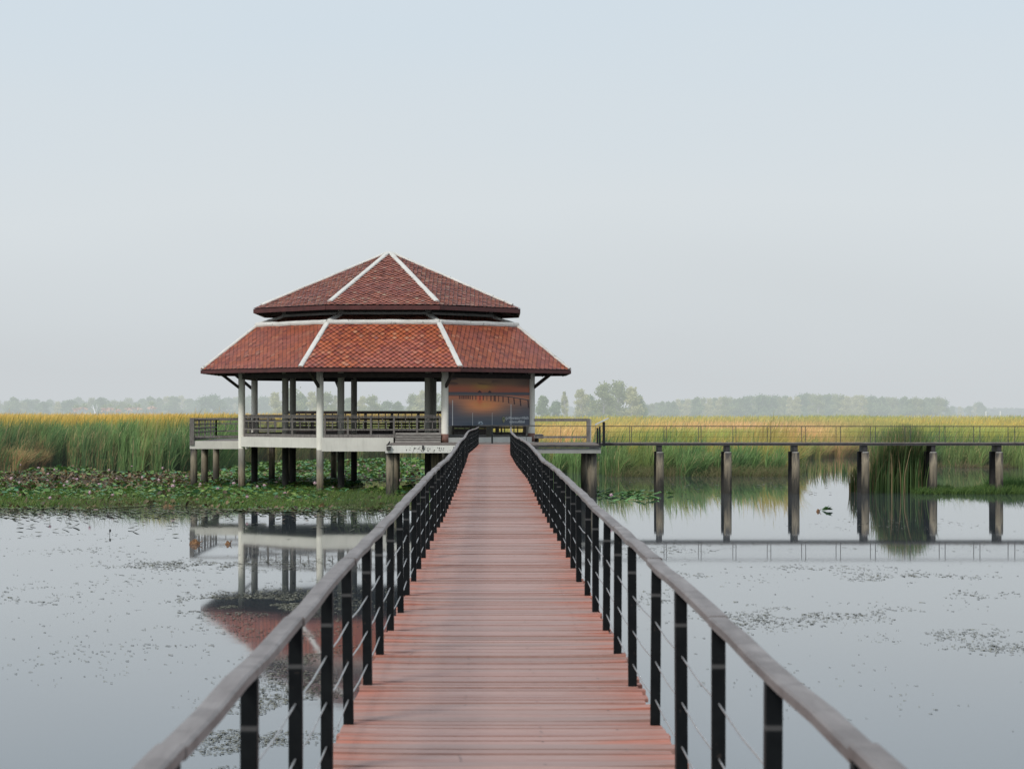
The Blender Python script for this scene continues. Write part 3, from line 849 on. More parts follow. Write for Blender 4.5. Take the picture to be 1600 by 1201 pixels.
# ------------------------------------------------------------------ mural on the right-front face
a, b = face_ab(1, S_OUT, .22)
d = (b-a).normalized(); nrm = Vector((d.y, -d.x, 0)); a = a + nrm*.06; b = b + nrm*.06
mz0, mz1 = ZC-.79, ZC+2.02
mur = thing('mural_panel', ((a.x+b.x)/2, (a.y+b.y)/2, mz0), 'large printed sunset lake mural hung between two front columns of the pavilion', 'mural')
NU, NV = 300, 190
U, Vv = np.meshgrid(np.linspace(0,1,NU+1), np.linspace(0,1,NV+1))
def L3(c): return np.array([(x/255)**2.2 for x in c])
def blend(base, c, k): return base*(1-k[...,None]) + L3(c)*k[...,None]
def sstep(e0, e1, x): t = np.clip((x-e0)/(e1-e0), 0, 1); return t*t*(3-2*t)
img = np.zeros(U.shape+(3,))
stops = [(0,(60,68,78)),(.16,(74,76,80)),(.32,(112,92,82)),(.5,(150,104,82)),(.59,(160,98,76)),(.60,(66,64,68)),(.64,(74,72,76)),(.66,(142,82,66)),(.74,(146,88,66)),(.82,(112,88,70)),(1,(92,80,72))]
pv = [s_[0] for s_ in stops]; pc = np.array([L3(s_[1]) for s_ in stops])
for ch in range(3): img[...,ch] = np.interp(Vv, pv, pc[:,ch])
img = blend(img, (208,128,78), np.exp(-((U-.42)/.22)**2 - ((Vv-.40)/.13)**2)*.9)
img = blend(img, (206,88,62), np.exp(-((U-.38)/.03)**2 - ((Vv-.52)/.12)**2)*.7)
img = blend(img, (150,120,62), np.exp(-((U-.42)/.12)**2 - ((Vv-.76)/.07)**2)*.7)
cl = fbm(U*7, Vv*16, 5)
img = blend(img, (62,52,54), sstep(.50,.62,cl)*sstep(.74,.86,Vv)*sstep(.75,.35,U)*.85)
img = blend(img, (78,66,62), sstep(.72,.95,U)*sstep(.7,.8,Vv)*.6)
img = blend(img, (68,70,78), sstep(.55,1,U)*sstep(.5,.3,Vv)*.7)
img = blend(img, (68,70,78), sstep(.25,.0,U)*sstep(.55,.35,Vv)*.75)
hill = .625 + .03*fbm(U*5, U*0+3, 3) + .012*np.sin(U*9)
img = blend(img, (74,76,82), ((Vv > .60) & (Vv < hill)).astype(float)*.95)
for (u0, sz) in ((.375,.028),(.50,.024)):
    k = (np.abs(U-u0) < sz*(1-np.clip((Vv-.645)/.045,0,1))) & (Vv > .64) & (Vv < .69)
    img = blend(img, (52,44,48), k.astype(float))
dk = np.where(U < .55, .585, .585 - (U-.55)**1.6*.33)
img = blend(img, (58,54,58), (np.abs(Vv-dk) < .009).astype(float)*.95)
img = blend(img, (128,116,108), ((Vv > dk+.006) & (Vv < dk+.016)).astype(float)*.7)
rl2 = dk + .028 + np.clip(U-.55,0,1)*.08
img = blend(img, (92,84,84), ((np.abs(Vv-rl2) < .004) & (U > .4)).astype(float)*.7)
for u0 in [.13,.15,.165,.18,.195,.21,.225,.24,.26,.29,.33,.38,.42,.465,.515,.555,.57,.61,.665,.73,.80,.88,.98]:
    top = .585 if u0 < .55 else .585-(u0-.55)**1.6*.33
    ln = .07 + .11*max(0,(u0-.2))
    wd_ = .0042 + .008*max(0,(u0-.4))
    k = (np.abs(U-u0-(top-Vv)*.06*(u0 > .7)) < wd_) & (Vv < top) & (Vv > top-ln)
    img = blend(img, (50,42,46), k.astype(float)*.95)
rp = fbm(U*4, Vv*60, 3); img *= (1 + (rp-.5)*.35*(Vv < .58))[...,None]
for u0, vt in ((.048,.49),(.29,.25),(.53,.25),(.765,.42)):
    img = blend(img, (175,175,172), ((np.abs(U-u0) < .0026) & (Vv < vt)).astype(float)*.9)
img = blend(img, (150,160,165), ((np.abs(U-.385) < .03) & (Vv > .035) & (Vv < .075) & (fbm(U*60,Vv*50,2) > .5)).astype(float)*.8)
img = blend(img, (130,145,155), ((np.abs(U-.415) < .035) & (Vv > .018) & (Vv < .035) & (fbm(U*60,Vv*50,2) > .5)).astype(float)*.8)
for u0 in np.linspace(.048,1,5)[1:-1]: pass
P3 = np.zeros((U.size, 3)); P3[:,0] = a.x + (b.x-a.x)*U.ravel(); P3[:,1] = a.y + (b.y-a.y)*U.ravel(); P3[:,2] = mz0 + (mz1-mz0)*Vv.ravel()
P3 -= np.array(mur.location)
idx = np.arange(U.size).reshape(U.shape)
Qd = np.stack([idx[:-1,:-1], idx[:-1,1:], idx[1:,1:], idx[1:,:-1]], -1).reshape(-1,4)
np_obj('panel', np_mesh('panel', P3, Qd, np.clip(img.reshape(-1,3)*1.85,0,.9), M['mural']), mur)
MB().bar(a - nrm*.03 + Vector((0,0,mz0+.0-a.z)), b - nrm*.03 + Vector((0,0,mz0-b.z)), .05, .05).build('bottom_frame', M['steel_dark'], mur)
MB().bar(a - nrm*.03 + Vector((0,0,(mz0+mz1)/2-a.z)), b - nrm*.03 + Vector((0,0,(mz0+mz1)/2-b.z)), .03, mz1-mz0-.1).build('backing', M['steel_dark'], mur)
ang = math.atan2(d.y, d.x)
def text3d(s, size, u, v, mat, name):
    cu = bpy.data.curves.new(name, 'FONT'); cu.body = s; cu.size = size; cu.align_x = 'CENTER'; cu.extrude = .002; cu.offset = size*.022
    t = bpy.data.objects.new(name, cu); COL.objects.link(t)
    bpy.context.view_layer.update()
    dg = bpy.context.evaluated_depsgraph_get(); m = bpy.data.meshes.new_from_object(t.evaluated_get(dg))
    bpy.data.objects.remove(t)
    o = bpy.data.objects.new(name, m); COL.objects.link(o); m.materials.clear(); m.materials.append(mat)
    p = a.lerp(b, u) + nrm*.012; p.z = mz0 + (mz1-mz0)*v
    o.parent = mur; o.location = p - mur.location; o.rotation_euler = (R(90), 0, ang)
    return o
text3d('ศูนย์ศึกษาธรรมชาติบึงบัว', .185, .84, .12, M['white_letter'], 'lettering')
text3d('จ.ประจวบคีรีขันธ์', .185, .84, .045, M['white_letter'], 'lettering')
eo = a.lerp(b, .67) + nrm*.01; eo.z = mz0 + (mz1-mz0)*.12
vs = []
for i in range(16):
    t = 2*math.pi*i/16; r_ = .11; px_ = math.cos(t)*r_; pz_ = math.sin(t)*r_*1.05
    if pz_ < -.02: px_ *= (1-(-pz_-.02)*6.2); pz_ *= 2.0
    vs.append(eo + d*px_ + Vector((0,0,pz_+.02)))
mb = MB(); mb.add(vs + [v_ + nrm*.012 for v_ in vs], [tuple(range(16)), tuple(31-i for i in range(16))] + [(i,(i+1)%16,(i+1)%16+16,i+16) for i in range(16)])
em = mb.build('emblem', M['emblem'], mur)
vs = []
for i in range(16):
    t = 2*math.pi*i/16; vs.append(eo + nrm*.02 + d*(math.cos(t)*.055) + Vector((0,0,math.sin(t)*.06+.03)))
mb = MB(); mb.add(vs, [tuple(range(16))]); mb.build('emblem_core', M['emblem_green'], em)

# ------------------------------------------------------------------ vegetation
FP = [-400,-100,0,100,250,330,400,600,700,800,940,1060,1150,1240,1262,1340,1400,1460,1600,2000]
FY = [ 735, 735,735,731,738,738,722,716,716,733,741, 742, 743, 740, 717, 713, 716, 728, 731, 731]
def front_D(px): return ZC*F/(np.interp(px, FP, FY)-HY)
def blades(px, D, h, w0, lean, colb, colt, seg=3, zb=0., leandir=1.0, r=rng, splay=.25):
    """strips; px/D arrays -> verts, quads, cols"""
    n = len(px); x = (px-VX)*D/F
    az = r.normal(0, .7, n); wx = np.cos(az)*w0/2; wy = np.sin(az)*w0/2
    ldx = (leandir*np.abs(r.normal(.5,.5,n)) + r.normal(0,splay,n))*lean; ldy = r.normal(0,.4,n)*lean
    Vs = []; Cs = []
    for k in range(seg+1):
        t = k/seg
        cx = x + ldx*t**2.2; cy = D + ldy*t**2; cz = zb + (h - zb)*(t - .06*t*t*np.abs(ldx))
        ww = (1-t**2*.85)
        Vs.append(np.stack([cx-wx*ww, cy-wy*ww, cz], -1)); Vs.append(np.stack([cx+wx*ww, cy+wy*ww, cz], -1))
        c = colb*(1-t) + colt*t; Cs += [c, c]
    V = np.stack(Vs, 1).reshape(-1, 3); C = np.stack(Cs, 1).reshape(-1, 3)
    m = 2*(seg+1); b = np.arange(n)[:,None]*m
    q = np.concatenate([np.stack([b[:,0]+2*k, b[:,0]+2*k+1, b[:,0]+2*k+3, b[:,0]+2*k+2], -1) for k in range(seg)], 0)
    return V, q, C
def merge(parts):
    V = []; Q = []; C = []; o = 0
    for v, q, c in parts: V.append(v); Q.append(q+o); C.append(c); o += len(v)
    return np.concatenate(V), np.concatenate(Q), np.concatenate(C)
def mixa(a, b, k): return a*(1-k[:,None]) + b*k[:,None]
G_DEEP = np.array([.070,.135,.050]); G_MID = np.array([.125,.205,.065]); G_YEL = np.array([.42,.40,.085])
OCHRE = np.array([.66,.44,.09]); ORANGE = np.array([.52,.30,.15]); STRAW = np.array([.42,.31,.17])
# front bank
n = 190000
px = rng.uniform(-120, 1720, n)
leftk = sstep(800, 700, px)
fd = front_D(px) + (fbm(px*.03, px*0+2, 3)-.5)*10
dep = rng.random(n)**1.6*26
D = fd + dep
X = (px-VX)*D/F
pn = fbm(X*.22, D*.10, 4); cn = fbm(X*.9, D*.35, 3)
keepk = (leftk > .5) | (px > 1250) | (dep > 7) | (fbm(X*.7+9, D*.2, 3) > .47 - .10*(px < 1100)); 
h_l = 3.6 + (fbm(X*.16, D*.12, 4)-.5)*2.0 + rng.normal(0,.28,n)
h_r = 1.72 + (fbm(X*.35, D*.2, 3)-.5)*1.4 + rng.normal(0,.28,n) + .30*sstep(8,26,dep) + (rng.random(n)<.16)*(fbm(X*.3+4,D*.1,3)*1.9)
h = h_l*leftk + h_r*(1-leftk) - .35*np.exp(-((px-1300)/55)**2)
h *= np.clip(.55 + dep*.22, .55, 1) ** .5
bm = fbm(px*.035, dep*.1+4, 3)
brown = np.clip(sstep(.50,.68,bm+.26*sstep(130,-10,px)+.05*np.exp(-((px-245)/40)**2))*.9*sstep(310,200,px)*sstep(7,1,dep)*(.35+.65*sstep(130,70,px))*(.4+1.2*(fbm(X*.8,D*.5,3))) + np.exp(-((px-1310)/45)**2)*sstep(14,3,dep), 0, 1)
h = np.where(px < 400, h*(1-(.30+.30*sstep(150,60,px))*brown*sstep(9,3,dep)), h)
ry = (1-leftk)*np.clip(sstep(4,10,dep) + .8*np.exp(-((px-1300)/55)**2) + .25*sstep(1440,1500,px) + .30*np.exp(-((px-1000)/40)**2), 0, 1)
yk = np.clip(ry*rng.uniform(.5,1.3,n), 0, 1)
j = rng.random(n)
colb = mixa(G_DEEP*np.ones((n,3)), G_MID*1.15, np.clip((pn-.5)*2.2+.45 + (cn-.5)*1.4 + rng.normal(0,.28,n),0,1))
colb = mixa(colb, STRAW, (rng.random(n) < .07)*.7)*rng.uniform(.75,1.3,n)[:,None]
colt = mixa(colb*1.5, G_YEL, np.clip(yk + sstep(8,20,dep)*leftk*.6,0,1))
colt = mixa(colt, OCHRE, np.clip(leftk*sstep(3,15,dep+(fbm(X*.2,D*0+3,3)-.5)*14)*(.45+.75*j),0,1))
colb = mixa(colb, G_YEL*.85, yk*.8)
br = np.clip(brown*1.1,0,1)*(rng.random(n) < .15+.65*brown)*rng.uniform(.5,1,n)
colb = mixa(colb, ORANGE*.8, br); colt = mixa(colt, ORANGE*1.15, br)
og = (1-leftk)*np.clip(np.exp(-((px-890)/60)**2) + .8*np.exp(-((px-1265)/45)**2) + .4*np.exp(-((px-1150)/60)**2),0,1)*sstep(5,12,dep)*(rng.random(n)*.6+.5)
og = np.clip(og,0,1); colb = mixa(colb, np.array([.78,.40,.17]), og); colt = mixa(colt, np.array([.85,.46,.20]), og)
sel = keepk
full = rng.random(n) < .22
lenb = np.where(full, h+.1, rng.uniform(.7,1.7,n)); ztop = np.where(full, h, np.maximum(lenb-.1, (h+.05)*rng.random(n)**.62))
z0 = ztop - lenb
under = (px > 375)&(px < 730); uk = under*rng.uniform(0,.8,n)
colb = mixa(colb, np.array([.42,.30,.12]), uk*.8); colt = mixa(colt, np.array([.50,.36,.14]), uk*.8)
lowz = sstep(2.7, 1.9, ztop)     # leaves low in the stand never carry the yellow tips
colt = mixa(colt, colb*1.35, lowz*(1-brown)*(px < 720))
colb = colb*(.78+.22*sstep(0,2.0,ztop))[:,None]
v1 = blades(px[sel], D[sel], ztop[sel], .06*rng.uniform(.5,1.4,sel.sum()), .62, colb[sel], colt[sel], zb=z0[sel])
np_o = np_obj('reeds', np_mesh('reeds', *v1, M['reed'])); tag(np_o, 'dense green reeds standing along the front edge of the marsh', 'reeds', kind='stuff')
# field behind: canopy sheet + blades
n = 90000
px = rng.uniform(-150, 1750, n); t = rng.random(n)
D0 = front_D(px) + 20; D = 1/((1-t)/D0 + t/620)
X = (px-VX)*D/F; leftk = sstep(820, 700, px)
pn = fbm(X*.035+5, D*.012, 4); pn2 = fbm(X*.09, D*.03+8, 3)
h = (1.95 + 1.25*sstep(170,560,D))*(1-leftk) + 3.65*leftk + (pn2-.5)*(.6+.3*leftk) + rng.normal(0,.22,n)
field = mixa(np.array([.52,.47,.10])*np.ones((n,3)), OCHRE*np.array([1.15,1.05,.9]), np.clip(leftk*.9 + rng.normal(0,.2,n) + (pn-.5)*1.5*(1-leftk),0,1))
field = mixa(field, np.array([.22,.30,.07]), np.clip(sstep(.52,.36,pn)*.55*(1-leftk*.7) + (rng.random(n)<.08)*.5,0,1))
yy = HY + (ZC-h)*F/D
orr = np.exp(-((px-1170)/170)**2 - ((yy-660)/6)**2)*.95 + np.exp(-((px-880)/60)**2)*.75*sstep(655,668,yy) + np.exp(-((px-1260)/60)**2)*sstep(662,668,yy)*.8
orr = np.clip(orr*(.6+.8*rng.random(n)),0,1)
field = mixa(field, np.array([.90,.50,.24]), orr)
greenr = (px > 1020)*sstep(664,668,yy)*sstep(676,670,yy)*.55*np.clip(1-orr,0,1)
field = mixa(field, np.array([.42,.48,.11]), greenr)
field *= rng.uniform(.7,1.25,n)[:,None]
ww = .06*D/170*rng.uniform(.6,1.3,n)
v2 = blades(px, D, h, ww, .7, field*.75, field*1.15, seg=2, zb=np.maximum(h-1.6,.4))
np_o = np_obj('reed_field', np_mesh('reed_field', *v2, M['reed'])); tag(np_o, 'wide field of yellow and orange tinted reeds stretching to the tree line', 'reeds', kind='stuff')
# canopy sheet under the blade tips
gp = np.linspace(-160, 1760, 240); gt = np.linspace(0, 1, 60)
GP, GT = np.meshgrid(gp, gt); D0 = front_D(GP)+19; GD = 1/((1-GT)/D0 + GT/640); GX = (GP-VX)*GD/F
GZ = 1.15 + 1.35*sstep(820,700,GP) + .7*sstep(170,560,GD)*sstep(700,820,GP) + (fbm(GX*.25, GD*.1, 3)-.5)*.9 + GT*.4
GZ[0,:] = .4
GZ[1,:] = np.minimum(GZ[1,:], 1.5)
idx = np.arange(GP.size).reshape(GP.shape)
Qd = np.stack([idx[:-1,:-1], idx[:-1,1:], idx[1:,1:], idx[1:,:-1]], -1).reshape(-1,4)
cc = mixa(np.tile(G_YEL*.8,(GP.size,1)), OCHRE*.75, sstep(820,700,GP).ravel()*.6)
np_o = np_obj('reed_underlayer', np_mesh('reed_underlayer', np.stack([GX,GD,GZ],-1).reshape(-1,3), Qd, cc, M['reed'])); tag(np_o, 'thick matted lower layer of the yellow reed field', 'reeds', kind='stuff')

# reed clump behind the side boardwalk
def clump(name, pc, D, wpx, hh, n, label, cat='reeds', brown=.2, dsp=1.2, group=None):
    px = pc + wpx*np.clip(rng.uniform(-1,1,n)*1.15 + rng.normal(0,.12,n), -1.25, 1.25)
    Dv = D + rng.normal(0, dsp, n)
    h = hh*(1 - .16*((px-pc)/wpx)**2)*rng.uniform(.62,1.08,n)
    cb = mixa(G_DEEP*.7*np.ones((n,3)), G_MID*.95, rng.random(n)); k = (rng.random(n) < brown)*1.0
    cb = mixa(cb, STRAW*.7, k); ct = mixa(cb*1.3, STRAW*.8, (rng.random(n)<.3)*.5)
    V, q, C = blades(px, Dv, h, .05*rng.uniform(.6,1.3,n), hh*.085, cb, ct, zb=-.1, splay=.8)
    c0 = np.array([X_at(pc,D), D, 0]); V = V - c0
    o = np_obj(name, np_mesh(name, V, q, C, M['reed']), None, c0); tag(o, label, cat, group); return o
clump('reed_clump', 1410, 123.2, 34, 3.6, 2700, 'tall dark green reed clump rising behind the side boardwalk between two piles', brown=.14)
clump('reed_clump', 1378, 123.4, 16, 2.9, 300, 'thin leaning reeds beside the left edge of the tall clump', brown=.3)
clump('reed_tuft', 1336, 122.6, 7, 1.7, 90, 'small sparse reed tuft in the water left of the tall clump', brown=.5, dsp=.25)
for i, (p_, yb) in enumerate(((1256,738),(1272,741),(1290,740),(1306,737),(1322,739))):
    clump('reed_tuft', p_, D_at(yb), 6, 1.05, 30, 'low sparse green sprout standing in the open inlet', brown=.2, dsp=.2, group='sprouts in the inlet')
# low grass bank right
def patch(name, pxa, pxb, ya, yb, n, h0, label, colA, colB, w0=.03, lean=.3, mask=False, seg=2):
    px = rng.uniform(pxa, pxb, n*2); yy = rng.uniform(ya, yb, n*2); D = ZC*F/(yy-HY)
    X = (px-VX)*D/F; k = fbm(X*.5, D*.25, 3); ed = np.minimum((px-pxa), (pxb-px))/((pxb-pxa)*.15)
    sel = (k > .40 + .25*np.clip(1-ed,0,1))
    if mask: sel &= lotus_density(px, yy+1.5)[0]
    px, D, X = px[sel], D[sel], X[sel]; m = len(px)
    h = h0*rng.uniform(.3,1.1,m)*(.5+fbm(X*.8,D*.5,2))
    cb = mixa(np.array(colA)*np.ones((m,3)), np.array(colB), rng.random(m))
    V, q, C = blades(px, D, h, w0*rng.uniform(.6,1.4,m), lean, cb*.8, cb*1.15, seg=seg, zb=-.02, splay=.8)
    o = np_obj(name, np_mesh(name, V, q, C, M['reed'])); tag(o, label, 'grass', kind='stuff'); return o
patch('grass', 1395, 1760, 766, 772, 5200, .42, 'low bright green grass spreading around the right-hand piles', (.05,.11,.03), (.13,.2,.05))
patch('grass', 1540, 1760, 762, 769, 2600, .8, 'taller green grass tips at the right edge of the water', (.05,.11,.03), (.10,.18,.05))
patch('dry_grass', 930, 1250, 738, 745, 4200, .7, 'dry tangled stems at the foot of the reeds', (.20,.16,.08), (.10,.14,.04), lean=.6)
patch('dry_grass', 1460, 1750, 727, 731, 2600, .5, 'dry stems at the foot of the far right reeds', (.20,.13,.08), (.12,.14,.05), lean=.5)

# lotus bed
def lotus_density(px, yy):
    D = ZC*F/(yy-HY); X = (px-VX)*D/F
    front = 796 - 6*np.exp(-((px-250)/70)**2) + (fbm(X*.22, D*0+1, 3)-.5)*13 + (fbm(X*2.2, D*0+7, 3)-.5)*5
    back = np.interp(px, FP, FY) + 2
    gaps = fbm(X*.22+3, D*.12, 4)
    hole = np.exp(-((px-585)/38)**2 - ((yy-757)/7)**2)*.55 + np.exp(-((px-640)/30)**2 - ((yy-748)/6)**2)*.2 + np.exp(-((px-20)/60)**2 - ((yy-738)/3.5)**2)*.35
    return (yy < front) & (yy > back), gaps - hole, D, X
def leaves(n, pxa, pxb, ya, yb, seed, kind):
    r = np.random.default_rng(seed)
    px = r.uniform(pxa, pxb, n); yi = r.uniform(1/(yb-HY), 1/(ya-HY), n); yy = HY+1/yi
    ok, g, D, X = lotus_density(px, yy)
    thr = .38 if kind == 'green' else .34
    ok &= (g > thr) & (X < wc(100)-1.2)
    brownzone = np.exp(-((yy-752)/11)**2)*sstep(380,260,px)
    if kind == 'green': ok &= r.random(n) > brownzone*.72
    else: ok &= r.random(n) < (.10 + brownzone*.85 + .25*np.exp(-((yy-789)/6)**2)*sstep(380,200,px))
    px, yy, D, X, brownzone = px[ok], yy[ok], D[ok], X[ok], brownzone[ok]; m = len(px)
    fr = sstep(795, 772, yy)
    if kind == 'green':
        rad = r.uniform(.05,.145,m)*(.5+.6*fr)*(1+.7*(r.random(m)<.08)); hgt = np.abs(r.normal(.03,.09,m))*fr + .03; tx = r.normal(0,.28,m); ty = r.normal(-.06,.28,m); cup = r.uniform(.0,.35,m)
        c = mixa(np.array([.075,.165,.04])*np.ones((m,3)), np.array([.20,.31,.07]), r.random(m)**1.3)
        c = mixa(c, np.array([.07,.20,.11]), (r.random(m)<.28)*.85)
        c = mixa(c, np.array([.27,.32,.09]), (r.random(m)<.07)*.7)
    else:
        rad = r.uniform(.05,.14,m); hgt = np.abs(r.normal(.04,.08,m))*fr + .02; tx = r.normal(0,.6,m); ty = r.normal(0,.5,m); cup = r.uniform(.1,.8,m)
        c = mixa(np.array([.05,.036,.024])*np.ones((m,3)), np.array([.24,.16,.085]), r.random(m)**1.6)
    K = 9; V = np.zeros((m, K+1, 3)); V[:,0,0] = X; V[:,0,1] = D; V[:,0,2] = hgt
    for i in range(K):
        t = 2*math.pi*i/K + r.uniform(0,.4,m); rr = rad*r.uniform(.82,1.1,m)
        dx = np.cos(t)*rr; dy = np.sin(t)*rr
        V[:,i+1,0] = X+dx; V[:,i+1,1] = D+dy; V[:,i+1,2] = hgt + np.clip(dx*tx + dy*ty, -.25, .35) + cup*rad*r.uniform(.5,1.2,m)
    V[:,:,2] = np.maximum(V[:,:,2], .015)
    C = np.repeat(c[:,None,:], K+1, 1); C[:,0] *= 1.2
    b = np.arange(m)*(K+1)
    T = np.concatenate([np.stack([b, b+1+i, b+1+(i+1)%K], -1) for i in range(K)], 0)
    return V.reshape(-1,3), T, C.reshape(-1,3)
v = leaves(80000, -140, 760, 718, 806, 3, 'green')
o = np_obj('lotus_leaves', np_mesh('lotus_leaves', *v, M['lotus'])); tag(o, 'green lotus leaves covering the shallow water under and around the pavilion', 'lotus leaves', kind='stuff')
v = leaves(60000, -140, 760, 724, 808, 4, 'brown')
o = np_obj('withered_lotus_leaves', np_mesh('withered_lotus_leaves', *v, M['lotus'])); tag(o, 'withered brown lotus leaves curled among the green ones', 'lotus leaves', kind='stuff')
# small floating green leaves to the right
def few_leaves(spots, name, label, rad=.3, col=(.07,.16,.04), rise=.12):
    V = []; Fc = []; C = []
    for (p_, y_) in spots:
        D = D_at(y_); X = X_at(p_, D); r_ = rad*random.uniform(.7,1.2); tx = random.uniform(-.3,.5); b0 = len(V)
        V.append((X, D, .05)); cc = random.uniform(.7,1.5)
        for i in range(9):
            t = 2*math.pi*i/9; dx = math.cos(t)*r_; dy = math.sin(t)*r_*1.3
            V.append((X+dx, D+dy, max(.012, .05 + dx*tx + random.uniform(0,rise))))
        C += [tuple(q*cc for q in col)]*10
        for i in range(9): Fc.append((b0, b0+1+i, b0+1+(i+1)%9))
    o = np_obj(name, np_mesh(name, np.array(V), Fc, np.array(C), M['lotus'])); tag(o, label, 'lotus leaves', kind='stuff'); return o
random.seed(21)
few_leaves([(random.gauss(972,26), random.gauss(775,4.2)) for _ in range(22)] + [(1005,768),(1019,769),(1047,773),(1022,780),(1004,783),(960,784),(940,770),(925,772),(918,774)] +
           [(random.gauss(925,12), random.gauss(771,2.5)) for _ in range(10)], 'lotus_leaves', 'loose patch of green lotus leaves on the water right of the landing pile', .26, (.10,.23,.06))
few_leaves([(random.uniform(940,1340), random.gauss(760,9)) for _ in range(60)], 'water_plants', 'tiny dark leaves scattered on the water below the side boardwalk', .10, (.05,.05,.03), .03)
few_leaves([(1290,797),(1293,798),(1296,798)], 'lotus_leaves', 'small dark green leaf floating alone below the side boardwalk', .22)
few_leaves([(random.uniform(20,560), random.gauss(812,10)) for _ in range(60)], 'floating_leaves', 'scattered small leaves drifting just in front of the lotus bed', .13, (.07,.07,.035), .03)

random.seed(77)
few_leaves([(random.uniform(-60,640), 797+abs(random.gauss(0,5))) for _ in range(420)], 'floating_leaves', 'ragged fringe of small floating leaves along the front of the lotus bed', .14, (.10,.12,.05), .04)
few_leaves([(random.uniform(-60,640), 797+abs(random.gauss(0,7))) for _ in range(260)], 'floating_leaves', 'brown scraps floating along the front of the lotus bed', .10, (.12,.085,.055), .03)
# weed mat under the leaves: ragged cells
gx = np.arange(-150, 760, 2.2); gy = np.concatenate([np.arange(722, 760, .8), np.arange(760, 806, .55)])
GPX, GY = np.meshgrid(gx, gy)
okm, g, D, X = lotus_density(GPX + rng.normal(0,1,GPX.shape), GY - 3.0)
keep = okm & (g > .30 + .10*rng.random(GPX.shape)) & (X < -1.0)
cx_, cy_ = X[keep], D[keep]; m = len(cx_); sz = .13*D[keep]/110
V = np.zeros((m,4,3))
for i,(a_,b_) in enumerate(((-1,-1),(1,-1),(1,1),(-1,1))):
    V[:,i,0] = cx_ + a_*sz*rng.uniform(.4,1.1,m); V[:,i,1] = cy_ + b_*sz*rng.uniform(1.5,5,m); V[:,i,2] = rng.uniform(.008,.035,m)
c = mixa(np.array([.08,.11,.04])*np.ones((m,3)), np.array([.19,.18,.09]), rng.random(m)); C = np.repeat(c[:,None,:],4,1)
o = np_obj('weed_mat', np_mesh('weed_mat', V.reshape(-1,3), np.arange(m*4).reshape(-1,4), C.reshape(-1,3), M['weed'])); tag(o, 'muddy floating weed mat beneath the lotus leaves', 'water weed', kind='stuff')
# grass in the lotus bed front
patch('grass', -120, 720, 768, 800, 17000, .28, 'short green grass growing through the front of the lotus bed', (.055,.12,.03), (.17,.23,.06), w0=.03, lean=.12, mask=True)
patch('water_grass', 0, 330, 794, 798, 260, 1.1, 'thin upright grass stalks at the edge of the lotus bed', (.10,.13,.05), (.16,.17,.08), w0=.014, lean=.35)
patch('water_grass', 480, 640, 790, 800, 420, 1.1, 'thin grass stalks standing in front of the pavilion near the boardwalk', (.06,.10,.04), (.14,.17,.07), w0=.014, lean=.35)

# floating specks on open water
def specks(spots, seed):
    r = np.random.default_rng(seed); Xs = []; Ds = []; S = []
    for (p0, y0, sx_, sy_, n) in spots:
        n = int(n*1.15)
        px = r.normal(p0, sx_, n); yy = r.normal(y0, sy_, n); ok = (yy > 800) & (yy < 1240)
        px, yy = px[ok], yy[ok]
        D = ZC*F/(yy-HY); X = (px-VX)*D/F
        k = fbm(X*1.1, D*.6, 3) > .47; Xs.append(X[k]); Ds.append(D[k]); S.append(np.full(k.sum(), 1.0))
    X = np.concatenate(Xs); D = np.concatenate(Ds); ok = np.abs(X) > .0; m = len(X)
    sz = np.abs(r.normal(0, .009, m))*np.clip(D/45,.45,1.5) + .004; V = np.zeros((m,4,3)); rot = r.normal(0,.35,m)
    for i,(a_,b_) in enumerate(((-1,-.5),(.8,-.7),(1,.6),(-.7,.8))):
        u = a_*sz*2.4*r.uniform(.5,1.3,m); w_ = b_*sz*r.uniform(.5,1.3,m)
        V[:,i,0] = X + u*np.cos(rot)-w_*np.sin(rot); V[:,i,1] = D + u*np.sin(rot)+w_*np.cos(rot); V[:,i,2] = .006 + (i % 2)*r.uniform(0,.012,m)
    c = mixa(np.array([.08,.08,.065])*np.ones((m,3)), np.array([.24,.24,.19]), r.random(m)**1.2); C = np.repeat(c[:,None,:],4,1)
    return V.reshape(-1,3), np.arange(m*4).reshape(-1,4), C.reshape(-1,3)
SPK = [(290,882,70,4,900),(400,943,55,8,4200),(120,860,60,4,120),(200,905,90,14,200),(470,935,70,14,1500),(420,985,60,18,420),(330,960,90,14,180),
       (130,985,80,20,100),(90,1040,90,16,90),(440,1100,50,35,2200),(380,1160,45,26,1500),(500,1030,30,30,1500),(40,930,50,10,250),(250,1010,80,12,90),
       (1250,888,110,5,420),(1420,903,60,4,500),(1350,960,90,7,500),(1210,960,60,10,350),(1480,992,60,6,300),(1560,1012,40,5,220),(1150,975,60,10,350),(1500,930,60,5,200),
       (1100,905,50,6,200),(1030,940,40,10,220),(1250,1080,140,30,160),(1000,860,60,6,300),(1200,852,150,5,160),(1500,852,80,5,120),(1400,820,90,5,250),(450,880,60,8,600),(180,838,120,5,220)]
o = np_obj('floating_specks', np_mesh('floating_specks', *specks(SPK, 8), M['weed'])); tag(o, 'dark specks of duckweed and debris drifting in patches on the lake', 'water weed', kind='stuff')

